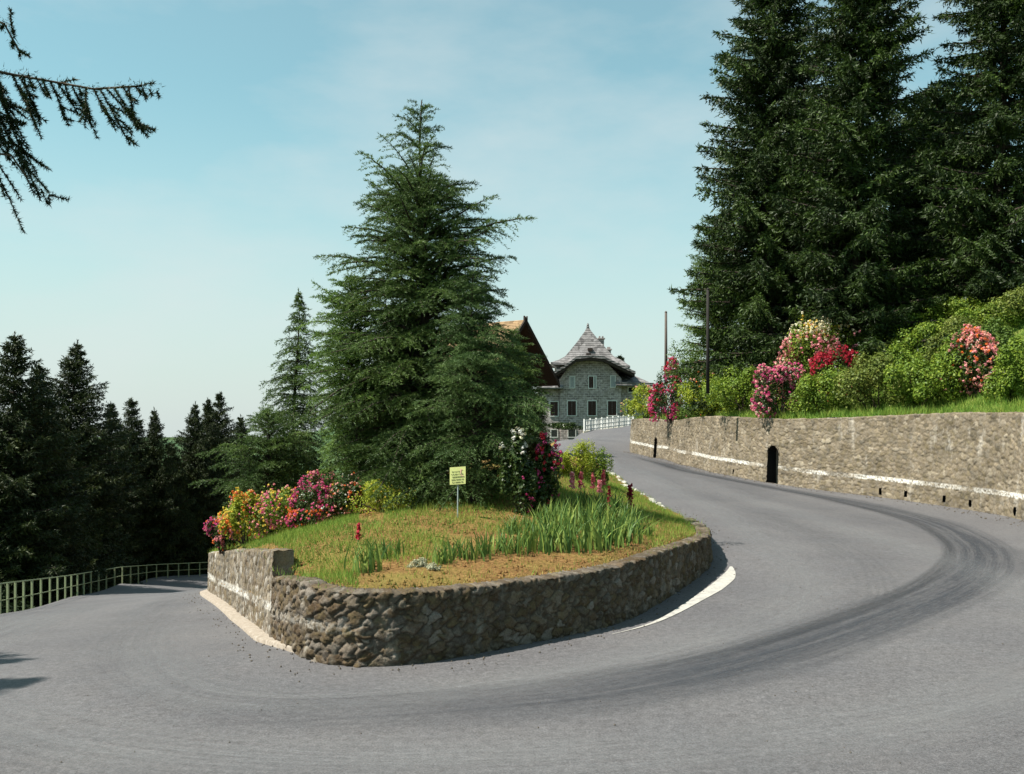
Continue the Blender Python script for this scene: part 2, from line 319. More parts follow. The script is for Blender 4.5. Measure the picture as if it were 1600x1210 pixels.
def fill(poly, step, zf, name, mat_, jitter=0.25, seed=1, parent=None, attrs=None):
    rng = np.random.default_rng(seed)
    poly = np.asarray(poly)[:, :2]; x0, y0 = poly.min(0); x1, y1 = poly.max(0)
    gx, gy = np.meshgrid(np.arange(x0, x1, step), np.arange(y0, y1, step)); gx = gx.ravel() + rng.uniform(-jitter, jitter, gx.size) * step; gy = gy.ravel() + rng.uniform(-jitter, jitter, gy.size) * step
    k = inside(poly, gx, gy); gx, gy = gx[k], gy[k]; k = dist_poly(np.vstack([poly, poly[:1]]), gx, gy) > step * 0.4; gx, gy = gx[k], gy[k]
    pts = [Vector(p) for p in poly.tolist()] + [Vector((a, b)) for a, b in zip(gx, gy)]
    res = geometry.delaunay_2d_cdt(pts, [], [list(range(len(poly)))], 1, 1e-5)
    v2 = np.array([tuple(v) for v in res[0]]); z = zf(v2[:, 0], v2[:, 1]); V = np.column_stack([v2, z])
    Fc = np.array([f for f in res[2] if len(f) == 3])
    a_, b_, c_ = V[Fc[:, 0]], V[Fc[:, 1]], V[Fc[:, 2]]
    nz_ = np.cross(b_ - a_, c_ - a_)[:, 2]; Fc[nz_ < 0] = Fc[nz_ < 0][:, ::-1]
    return mesh(name, V, Fc, mat_, parent, smooth=True)
road = tag(fill(ROADPOLY, 0.5, lambda x, y: roadZ(x, y), 'road', M_road), kind='structure')

# island top
RIM = [(-11.8, 42, -2.0), (-10.2, 32.3, -.72), (-6.5, 23, .60), (-4.35, 17.3, 1.3)]
TOPF = [(-4.3, 17.3, .83), (-3.35, 15.1, 1.15), (-2.65, 14.4, 1.11), (-1.73, 14.4, 1.09), (-.99, 14.8, 1.06), (0, 15.65, 1.03), (1.1, 16.6, 1.02), (2.14, 17.8, 1.03), (3.3, 20.2, .98), (4.3, 22.4, .90), (5.0, 24.3, .83), (5.35, 26.5, .80), (5.4, 29.5, .74)]
islZ = rbf([(x, y, z - 0.03) for x, y, z in RIM[:3]] + [(-4.0, 18.6, 1.2), (-3.6, 17.0, .95)] + [(x, y, z - .03) for x, y, z in TOPF[1:]] +
           [(5.1, 33.6, .86), (4.85, 39, 1.05), (4.6, 46, 1.35), (3.3, 57, 1.5), (2.3, 68, 1.75), (3.5, 78, 2.3), (-1.2, 22, 1.5), (-3.5, 21, 1.45), (2, 25, 1.45), (-4.5, 26, 1.2), (-1, 28, 1.9), (1, 34, 2.1), (-6, 34, .4), (-2, 45, 1.9), (-8, 45, -2.2), (-9.5, 52, -4.6), (-4, 61, -2.0), (-8.5, 70, -6.5), (-9, 80, -8), (-2, 72, -2), (0, 80, 0), (1, 55, 1.4)], lam=0.01)
ISLPOLY = [tuple(p[:2]) for p in inn]
isl_keep = [p for p in inn[:, :2] if p[1] < 79]
isl_keep = isl_keep[:]
island = tag(fill(np.array(isl_keep), 0.45, lambda x, y: islZ(x, y) + 0.03 * np.sin(x * 5.1 + np.sin(y * 3)) * np.sin(y * 4.3) - (0.8 * (dist_poly(inn[:, :2], x, y) < 0.14) + .12 * (dist_poly(inn[:, :2], x, y) < 0.32)) * ((y < 28.5) | (x < -3)) - .05 * (dist_poly(inn[:, :2], x, y) < 0.14), 'island_ground', M_soil), kind='structure')

# bank above the retaining wall
i0 = np.argmin(np.linalg.norm(outr[:, :2] - np.array([17, 16]), axis=1)); i1 = np.argmin(np.linalg.norm(outr[:, :2] - np.array([15, 91]), axis=1))
WTOP = 4.0
seg = outr[i0:i1 + 1, :2]
tn = np.gradient(seg, axis=0); tn /= np.linalg.norm(tn, axis=1)[:, None]; nrm_out = np.column_stack([tn[:, 1], -tn[:, 0]])   # pointing away from the road
seg_back = seg + nrm_out * 0.35
BANKPOLY = np.vstack([seg_back, [[40, 112], [120, 130], [120, -30], [22, -8], [18, 6]]])
berm = seg + nrm_out * 2.6
bctrl = [(x, y, 3.98) for x, y in seg_back[::6]] + [(x, y, 4.3) for x, y in berm[::6] if y > 26 and y < 74] + [(24.7, 50, 10.2), (21, 50, 7.6), (24, 38, 7.6), (22.5, 26, 6.0), (19, 60, 6.8), (16, 74, 5.2), (20, 84, 5.0), (35, 50, 13), (60, 50, 19), (120, 50, 26), (34, 92, 8), (120, 130, 16), (40, 10, 10), (120, -30, 22), (22, -8, 3.4), (18, 6, 3.2), (40, 112, 6), (19, 50, 6.4)]
bankZ = rbf(bctrl, p=1.2, lam=0.02)
bank = tag(fill(BANKPOLY, 1.5, lambda x, y: bankZ(x, y), 'bank', M_turf), kind='structure')

# surrounding terrain
tctrl = [(x, y, z - .6) for x, y, z in OUTER] + [(-30, 32, -9), (-32, 50, -13), (-45, 40, -17), (-38, 75, -17), (-60, 80, -28), (-100, 60, -45), (-200, 150, -80), (-60, 0, -14), (-30, 10, -5), (-22, -10, -1), (0, -1, 1.6), (0, -12, 2.8), (0, -40, 4),
         (25, 0, 3), (5, 112, 1.7), (16, 114, 1.7), (-8, 104, -3), (-15, 95, -8), (-12, 130, -6), (12, 140, 1), (30, 112, 3), (60, 120, 5), (120, 60, 10), (0, 200, -12), (100, 250, 5), (-100, 250, -50), (0, 420, -40), (200, 400, -10), (-300, 400, -90), (120, -60, 10), (-120, -60, -25), (60, 40, 6)]
terZ = rbf(tctrl, p=1.1, lam=0.1)
def groundZ(x, y):
    z = terZ(x, y); ins = inside(FULLPOLY, x, y)
    rz = roadZ(x, y) - 0.7; near = dist_poly(FULLPOLY, x, y)
    z = np.where(ins, np.minimum(z, rz), z); z = np.where((~ins) & (near < 1.2), np.minimum(z, rz + 0.5), z)
    z = np.where(inside(ROADPOLY, x, y), rz, z)
    ib = inside(BANKPOLY, x, y); z = np.where(ib, np.minimum(z, 2.0), z)
    r = np.hypot(x, y - 40); k = np.clip((r - 300) / 500, 0, 1)
    return z * (1 - k) + k * (-70)
gx = np.concatenate([np.linspace(-5000, -400, 14)[:-1], np.linspace(-400, -60, 25)[:-1], np.arange(-60, 60, 1.0), np.linspace(60, 400, 25)[1:], np.linspace(400, 5000, 14)[1:]])
gy = np.concatenate([np.linspace(-3000, -60, 16)[:-1], np.arange(-60, 140, 1.0), np.linspace(140, 500, 25)[1:], np.linspace(500, 6000, 14)[1:]])
XX, YY = np.meshgrid(gx, gy); ZZ = groundZ(XX.ravel(), YY.ravel())
ny, nx = XX.shape; idx = np.arange(nx * ny).reshape(ny, nx)
Fg = np.column_stack([idx[:-1, :-1].ravel(), idx[:-1, 1:].ravel(), idx[1:, 1:].ravel(), idx[1:, :-1].ravel()])
tag(mesh('ground', np.column_stack([XX.ravel(), YY.ravel(), ZZ]), Fg, M_valley, smooth=True), kind='structure')
# distant hills
rng = np.random.default_rng(5)
th = np.linspace(-1.3, 1.3, 120); rad = np.linspace(1500, 2600, 12); TH, RD = np.meshgrid(th, rad)
prof = np.sin(np.linspace(0, math.pi, 12))[:, None]
ridge = 75 + 35 * np.sin(th * 5 + 1) + 18 * np.sin(th * 13 + 2) + 8 * np.sin(th * 31)
HZv = -75 + prof * ridge[None] + rng.normal(0, 2, TH.shape)
idx = np.arange(TH.size).reshape(TH.shape)
Fh = np.column_stack([idx[:-1, :-1].ravel(), idx[:-1, 1:].ravel(), idx[1:, 1:].ravel(), idx[1:, :-1].ravel()])
tag(mesh('hills', np.column_stack([(RD * np.sin(TH)).ravel(), (RD * np.cos(TH)).ravel(), HZv.ravel()]), Fh, M_hill, smooth=True), kind='structure')

def surf_hit(px, py, zf, d0=12, d1=120):
    d = np.linspace(d0, d1, 1500); x = (px - CX) / F * d; z = CH - (py - HZ) / F * d
    k = np.nonzero((z <= zf(x, d)) & (inside(BANKPOLY, x, d) if zf is bankZ else True))[0]; i = k[0] if len(k) else len(d) - 1
    return np.array([x[i], d[i], zf(x[i], d[i])[0]])

# ------------------------------------------------------------------ stone walls
def stone_wall(name, path, tops, mat_, res=0.03, cell=(0.30, 0.2), amp=0.035, batter=0.05, thick=0.35, bury=0.15, holes=(), seed=0, flip=1, parent=None, top_noise=0.02):
    """path (n,3) foot line, tops (n,) top z; face displaced outwards"""
    rng = np.random.default_rng(seed)
    P = np.asarray(path, float); s = np.concatenate([[0], np.cumsum(np.linalg.norm(np.diff(P[:, :2], axis=0), axis=1))])
    ns = int(s[-1] / res) + 1; su = np.linspace(0, s[-1], ns)
    X = np.interp(su, s, P[:, 0]); Y = np.interp(su, s, P[:, 1]); Z0 = np.interp(su, s, P[:, 2]); Z1 = np.interp(su, s, tops)
    T = np.gradient(np.column_stack([X, Y]), axis=0)
    ker = np.ones(9) / 9
    T = np.column_stack([np.convolve(np.pad(T[:, j], 4, mode='edge'), ker, 'valid') for j in (0, 1)])
    T /= np.linalg.norm(T, axis=1)[:, None]; N = np.column_stack([T[:, 1], -T[:, 0]]) * flip
    Hm = float(np.max(Z1 - Z0)) + bury; nh = int(Hm / res) + 1
    tt = np.linspace(0, 1, nh)
    S = np.repeat(su[None], nh, 0); Hh = -bury + tt[:, None] * (Z1 - Z0 + bury)[None]
    # jittered voronoi of stones
    cw, chh = cell; L = s[-1]; gi = int(L / cw) + 3; gj = int((Hm + .4) / chh) + 3
    jx = rng.uniform(-.42, .42, (gi, gj)); jy = rng.uniform(-.4, .4, (gi, gj)); rid = rng.random((gi, gj)); rh = rng.random((gi, gj)); sz = rng.uniform(0.6, 1.4, (gi, gj))
    # wobble lookup for irregular outlines
    wob = 0.03 * np.sin(S * 23 + 3 * np.sin(Hh * 17)) + 0.02 * np.sin(Hh * 31 + S * 9)
    a = (S + wob) / cw + 1; b = (Hh + bury + wob * 0.7) / chh + 1
    ia = np.floor(a).astype(int); ib = np.floor(b).astype(int)
    d1 = np.full(a.shape, 9.0); d2 = np.full(a.shape, 9.0); cid = np.zeros(a.shape); chh_ = np.zeros(a.shape); ci = np.zeros(a.shape); cj = np.zeros(a.shape)
    for dx in (-1, 0, 1):
        for dy in (-1, 0, 1):
            i = np.clip(ia + dx, 0, gi - 1); j = np.clip(ib + dy, 0, gj - 1)
            cx = i + .5 + jx[i, j] + 0.5 * ((j % 2)); cy = j + .5 + jy[i, j]
            dd = np.sqrt((a - cx) ** 2 + (b - cy) ** 2) / sz[i, j]
            lt = dd < d1; d2 = np.where(lt, d1, np.minimum(d2, dd)); cid = np.where(lt, rid[i, j], cid); chh_ = np.where(lt, rh[i, j], chh_); ci = np.where(lt, a - cx, ci); cj = np.where(lt, b - cy, cj); d1 = np.where(lt, dd, d1)
    edge = d2 - d1
    disp = amp * (np.clip(edge * 3.0, 0, 1) ** 0.6 * (0.55 + 0.9 * chh_) + 0.5 * (chh_ - .5) * ci - 0.4 * cj * chh_) + rng.normal(0, amp * 0.10, edge.shape)
    off = disp - batter * (Hh / 1.0)
    fx = X[None] + N[:, 0][None] * off; fy = Y[None] + N[:, 1][None] * off; fz = Z0[None] + Hh
    # top rows: going back
    ntop = max(3, int(thick / (res * 2)))
    q = np.linspace(0, 1, ntop + 1)[1:][:, None]
    tn_ = top_noise * np.interp(su, np.arange(0, L + 1, 0.22)[:], rng.normal(0, 1, len(np.arange(0, L + 1, 0.22))))
    bump_t = top_noise * rng.normal(0, .5, (ntop, ns))
    offt = off[-1][None] * (1 - q) + q * (-thick - batter * Hh[-1][None])
    tx = X[None] + N[:, 0][None] * offt; ty = Y[None] + N[:, 1][None] * offt; tz = np.repeat((Z1)[None], ntop, 0) + bump_t + 0.01
    bx = tx[-1:]; by = ty[-1:]; bz = (Z0 - bury)[None]
    fz[-1] += tn_; tz[:-1] += tn_[None] * 0.7
    AX = np.vstack([fx, tx, bx]); AY = np.vstack([fy, ty, by]); AZ = np.vstack([fz, tz, bz])
    e2 = np.vstack([edge, np.repeat(edge[-1:], ntop + 1, 0)]); c2 = np.vstack([cid, np.repeat(cid[-1:], ntop + 1, 0)]); h2 = np.vstack([Hh, np.repeat(Hh[-1:], ntop + 1, 0)]); s2 = np.vstack([S, np.repeat(S[-1:], ntop + 1, 0)])
    nr = AX.shape[0]; idx = np.arange(nr * ns).reshape(nr, ns)
    ex = []; base_n = nr * ns
    for col in (0, ns - 1):
        ex.append(np.column_stack([np.full(nh, AX[-1, col]), np.full(nh, AY[-1, col]), AZ[:nh, col]]))
    keep = np.ones((nr - 1, ns - 1), bool)
    sc_ = (su[:-1] + su[1:]) / 2
    for (hs, hw, h0, h1, arch) in holes:
        hc = (h2[:-1, :-1] + h2[1:, 1:]) / 2
        ds = np.abs(sc_ - hs)[None]
        inn_ = (ds < hw / 2) & (hc > h0) & (hc < h1)
        if arch:
            r = hw / 2; top = h1 - r
            inn_ &= ~((hc > top) & (ds ** 2 + (hc - top) ** 2 > r * r))
        inn_[nh - 1:] = False
        keep &= ~inn_
    q4 = np.stack([idx[:-1, :-1], idx[:-1, 1:], idx[1:, 1:], idx[1:, :-1]], -1)
    if flip < 0: q4 = q4[..., ::-1]
    Fc = q4[keep]
    Vv = np.vstack([np.column_stack([AX.ravel(), AY.ravel(), AZ.ravel()])] + ex)
    caps = []
    for c_i, col in enumerate((0, ns - 1)):
        b0 = base_n + c_i * nh; i = np.arange(nh - 1); f0 = idx[:nh, col]
        caps.append(np.column_stack([f0[i], f0[i + 1], b0 + i + 1, b0 + i]))
    Fc = np.vstack([Fc] + caps)
    def ea(A_, dv=0): return np.concatenate([A_.ravel(), A_[:nh, 0], A_[:nh, -1]])
    o = mesh(name, Vv, Fc, mat_, parent, attrs={'edge': np.concatenate([e2.ravel(), np.ones(2 * nh)]), 'cell': np.concatenate([c2.ravel(), np.full(2 * nh, .35)]), 'hh': ea(h2), 'ss': ea(s2)})
    return o, (su, X, Y, Z0, N)

# island wall: high left length, low front length
wl = empty('stone_wall', (-6.5, 23, -1), 'rough stone retaining wall curving around the planted island', 'stone wall')
def rel(o, root):
    o.matrix_parent_inverse.identity(); o.location = [-v for v in root.location]; return o
def inseg(a, b):
    ia = np.argmin(np.linalg.norm(inn[:, :2] - np.array(a), axis=1)); ib = np.argmin(np.linalg.norm(inn[:, :2] - np.array(b), axis=1)); return inn[ia:ib + 1]
def tops_for(P, ctrl):
    c_ = np.array(ctrl); r = []
    cs = []
    for x, y, z in c_:
        cs.append(np.argmin(np.linalg.norm(P[:, :2] - np.array([x, y]), axis=1)))
    return np.interp(np.arange(len(P)), cs, c_[:, 2])
PA = inseg((-11.8, 42), (-4.3, 17.3)); oA, _ = stone_wall('upper_wall', PA, tops_for(PA, RIM), M_wall_i, 0.035, (0.22, 0.15), 0.03, 0.03, seed=3, flip=-1 * -1)
rel(oA, wl); oA.parent = wl
PB = inseg((-4.3, 17.3), (5.5, 29.5)); oB, _ = stone_wall('front_wall', PB, tops_for(PB, TOPF), M_wall_f_shade, 0.022, (0.21, 0.15), 0.048, 0.04, thick=0.3, seed=4, flip=1, top_noise=0.02)
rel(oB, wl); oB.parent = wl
# loose pale edging stones where the island meets the climbing road
rng = np.random.default_rng(8)
def rock(r, sx, sy, sz, n=10):
    import bmesh
    bm = bmesh.new(); bmesh.ops.create_icosphere(bm, subdivisions=2, radius=1)
    V = np.array([v.co[:] for v in bm.verts]); Fc = [[v.index for v in f.verts] for f in bm.faces]; bm.free()
    nrm = rng.normal(0, 1, (6, 3)); nrm /= np.linalg.norm(nrm, axis=1)[:, None]
    for k in range(6):
        dd = V @ nrm[k]; V -= np.clip(dd - 0.72, 0, 1)[:, None] * nrm[k]
    V += rng.normal(0, 0.035, V.shape)
    return V * np.array([sx, sy, sz]) * r, Fc
M_stone_pale = plain('pale edging stone', (0.42, 0.40, 0.36), 0.95, 0.3, 12)
PE = inseg((5.55, 28.5), (4.7, 46))
d_acc = 0; k = 0; pos = 0.0
sE = np.concatenate([[0], np.cumsum(np.linalg.norm(np.diff(PE[:, :2], axis=0), axis=1))])
while pos < sE[-1]:
    x = np.interp(pos, sE, PE[:, 0]); y = np.interp(pos, sE, PE[:, 1]); z = np.interp(pos, sE, PE[:, 2])
    V, Fc = rock(1, rng.uniform(.12, .26), rng.uniform(.14, .28), rng.uniform(.08, .16))
    o = mesh('edging_stone', V, Fc, M_stone_pale); o.location = (x - rng.uniform(0.05, .25), y, z + 0.03); o.rotation_euler = (0, 0, rng.uniform(0, 6))
    tag(o, 'pale edging stone between island grass and climbing road, %s counting uphill from the wall' % ordinal(k + 1), 'stone', 'edging stones beside the climbing road')
    pos += rng.uniform(.4, .75); k += 1

# kerb at the foot of the left wall
def strip(name, path, off0, off1, dz, h, mat_, flip=1, parent=None, taper=True):
    P = np.asarray(path); T = np.gradient(P[:, :2], axis=0); T /= np.linalg.norm(T, axis=1)[:, None]; N = np.column_stack([T[:, 1], -T[:, 0]]) * flip
    n = len(P); prof = np.ones(n)
    if taper: prof = np.clip(np.minimum(np.arange(n), np.arange(n)[::-1] * .45) / 5.0, 0.08, 1) if taper is True else taper(np.linspace(0, 1, n))
    a = P[:, :2] + N * off0; b = P[:, :2] + N * (off0 + (off1 - off0) * prof[:, None])
    za = roadZ(a[:, 0], a[:, 1]) + dz; zb = roadZ(b[:, 0], b[:, 1]) + dz
    if h <= 0:
        V = np.vstack([np.column_stack([a, za]), np.column_stack([b, zb])]); i = np.arange(n - 1)
        Fc = np.column_stack([i, i + 1, n + i + 1, n + i]) if flip < 0 else np.column_stack([i, n + i, n + i + 1, i + 1])
        return mesh(name, V, Fc, mat_, parent)
    b2 = P[:, :2] + N * (off0 + (off1 - off0) * prof[:, None] * 0.85)
    V = np.vstack([np.column_stack([a, za + h]), np.column_stack([b2, zb + h * 0.9]), np.column_stack([b, zb + h * .6]), np.column_stack([b, zb - 0.2])]); Fc = []
    for r in range(3):
        for i in range(n - 1):
            q = [r * n + i, (r + 1) * n + i, (r + 1) * n + i + 1, r * n + i + 1]; Fc.append(q if flip > 0 else q[::-1])
    return mesh(name, V, np.array(Fc), mat_, parent, smooth=True)
PK, _ = crom([tuple(p) for p in inseg((-10.6, 33.2), (-3.2, 14.7))], 0.3)
kb = strip('kerb', PK, -0.02, 0.27, 0.02, 0.07, M_kerb); tag(kb, 'pale worn kerb at the foot of the left island wall', 'kerb')
PT = inseg((1.3, 16.8), (4.95, 24.0)); PT, _ = crom([tuple(p) for p in PT], 0.25)
ln = strip('painted_line', PT, 0.52, 0.88, 0.010, 0, M_paint, taper=lambda t: np.clip(t * 1.6, .05, 1) * np.clip((1 - t) * 5, .05, 1) ** .6); tag(ln, kind='structure')

# right retaining wall with niches and drain holes
PRW = outr[i0:i1 + 1].copy(); PRW[:, 2] = roadZ(PRW[:, 0], PRW[:, 1])
ts = np.concatenate([[0], np.cumsum(np.linalg.norm(np.diff(PRW[:, :2], axis=0), axis=1))])
def s_at_px(px):
    q = CX + PRW[:, 0] / PRW[:, 1] * F; ok = (PRW[:, 1] < 75.0) & (PRW[:, 1] > 30)
    k = np.nonzero(ok)[0]; kk = k[np.argmin(np.abs(q[k] - px))]; return ts[kk]
wtops = np.full(len(PRW), WTOP) + 0.09 * np.sin(ts * .35) * np.clip((ts - 4) / 10, 0, 1)
holes = [(s_at_px(1202), 0.8, 0.0, 1.85, True), (s_at_px(1023), 0.95, -0.02, 1.5, True)]
drains = [(s_at_px(p), 0.16, h, h + 0.28, False) for p, h in ((1145, .1), (1366, .12), (1407, .15), (1480, .15), (1525, .12), (1583, .1))]
rw = empty('retaining_wall', (12.4, 48, 0.8), 'tall rubble stone retaining wall along the outer side of the climbing road', 'stone wall')
oR, info = stone_wall('wall_face', PRW, wtops, M_wall_r, 0.04, (0.26, 0.17), 0.035, 0.06, thick=0.45, holes=holes + drains, seed=6, flip=-1)
oR.parent = rw; oR.location = [-v for v in rw.location]
su, Xw, Yw, Z0w, Nw = info
for (hs, hw, h0, h1, arch) in holes + drains:
    i = np.argmin(np.abs(su - hs)); T = np.array([-Nw[i][1], Nw[i][0]]); p = np.array([Xw[i], Yw[i]]); z0 = Z0w[i]
    w2 = hw / 2 + 0.04; dep = 0.75 if arch else 0.3
    outl = [(-w2, h0 - .05), (w2, h0 - .05)]
    if arch: outl += [(w2 * math.cos(q), h1 - hw / 2 + w2 * math.sin(q)) for q in np.linspace(0, math.pi, 12)]
    else: outl += [(w2, h1 + .03), (-w2, h1 + .03)]
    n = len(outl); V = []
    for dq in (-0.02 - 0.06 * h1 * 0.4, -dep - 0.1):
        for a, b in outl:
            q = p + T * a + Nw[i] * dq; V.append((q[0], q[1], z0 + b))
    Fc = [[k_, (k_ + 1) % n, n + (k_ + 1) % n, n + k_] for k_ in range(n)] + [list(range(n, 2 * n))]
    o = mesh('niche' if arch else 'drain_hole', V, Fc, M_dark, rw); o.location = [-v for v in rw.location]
    if arch: o['label'] = 'dark arched niche in the wall, ' + ('larger, nearer one' if hw < .9 else 'smaller, farther one')

# ------------------------------------------------------------------ tyre marks (parts of the road)
def tyre(path, wd, mat_, seed=0, lift=0.006):
    P, u = crom(path, 0.4); P = P + (np.random.default_rng(seed).normal(0, 1, 2) * 0); T = np.gradient(P[:, :2], axis=0); T /= np.linalg.norm(T, axis=1)[:, None]; N = np.column_stack([T[:, 1], -T[:, 0]])
    K = 9; cols = np.linspace(-1, 1, K); n = len(P); V = []; U = []; VV = []; E = []
    endf = np.clip(np.minimum(u, u[-1] - u) / 9.0, 0, 1) ** 1.3
    for c_ in cols:
        q = P[:, :2] + N * (c_ * wd / 2); V.append(np.column_stack([q, roadZ(q[:, 0], q[:, 1]) + lift])); U.append(u + seed * 37); VV.append(np.full(n, c_ * wd / 2 + seed * 5)); E.append(endf * (1 - abs(c_) ** 1.6))
    idx = np.arange(K * n).reshape(K, n)
    Fc = np.column_stack([idx[:-1, :-1].ravel(), idx[:-1, 1:].ravel(), idx[1:, 1:].ravel(), idx[1:, :-1].ravel()])[:, ::-1]
    return mesh('tyre_mark', np.vstack(V), Fc, mat_, road, attrs={'u': np.concatenate(U), 'v': np.concatenate(VV), 'edge': np.concatenate(E)})
def g0(px, py):
    z = 0.0
    for _ in range(6): p = G(px, py, z); z = roadZ(p[0], p[1])[0]
    return (p[0], p[1])
tp = [g0(120, 1120), g0(400, 1122), g0(800, 1096), g0(1000, 1068), g0(1200, 1022), g0(1400, 955), g0(1500, 912), g0(1535, 880), g0(1520, 848), g0(1450, 815), g0(1320, 783), (10.6, 47), (9.2, 54), (8.7, 66)]
tyre([p for p in tp], 2.1, M_tyre, 1, .009)
tyre([(p[0] * .97 - .2, p[1] + .55 + .2 * math.sin(i_ * 1.3)) for i_, p in enumerate(tp[1:])], .5, M_tyre3, 2, .013)
mid = [(-13, 45), (-10.5, 30), (-8, 20), (-5.0, 13.6), (-1, 12.2), (3.5, 14.2), (7.5, 19.5), (9.2, 26), (8.6, 33), (7.2, 42), (6.3, 52), (6, 64), (6.6, 76)]
tyre(mid, 2.2, M_tyre2, 3, 0.010)
tyre([(-16.5, 40), (-13.5, 28), (-11, 18), (-7, 11.5), (0, 8.8), (7, 11), (11.5, 17), (13.2, 25), (12.6, 33), (10.4, 42), (8.6, 52), (7.8, 64), (8, 76)], 3.0, M_tyre2, 4, 0.013)
tyre([(-8.3, 24), (-6.5, 17.5), (-4.2, 13.0), (-1, 12.9), (2.5, 15.2), (5.6, 19.0), (7.0, 24), (7.0, 31), (6.6, 40), (6.0, 50), (4.6, 62)], 1.6, M_polish, 5, 0.016)
tyre([(-14.5, 34), (-12, 24), (-9.5, 16), (-4.5, 10.8), (2, 10.6), (8.5, 14.5), (11, 21), (11, 29), (9.6, 37), (8.4, 46)], 2.0, M_polish, 6, 0.019)

# ------------------------------------------------------------------ foliage generators
def sprays(P, D, ln_, wd, rng):
    n = len(P); r = rng.normal(0, 1, (n, 3)); s = np.cross(D, r); s /= np.linalg.norm(s, axis=1)[:, None] + 1e-9
    L_ = (ln_ * rng.uniform(.7, 1.3, n))[:, None]; w_ = (wd * rng.uniform(.7, 1.3, n))[:, None]
    return np.stack([P - s * w_ / 2, P + s * w_ / 2, P + D * L_], 1)
def norm(v): return v / (np.linalg.norm(v, axis=-1, keepdims=True) + 1e-9)
class Fol:
    def __init__(s): s.T = []; s.A = []
    def add(s, tri, a): s.T.append(tri); s.A.append(np.repeat(a, 3))
    def build(s, name, m_, parent):
        T = np.concatenate(s.T); A = np.concatenate(s.A); V = T.reshape(-1, 3); return mesh(name, V, np.arange(len(V)).reshape(-1, 3), m_, parent, {'rnd': A})

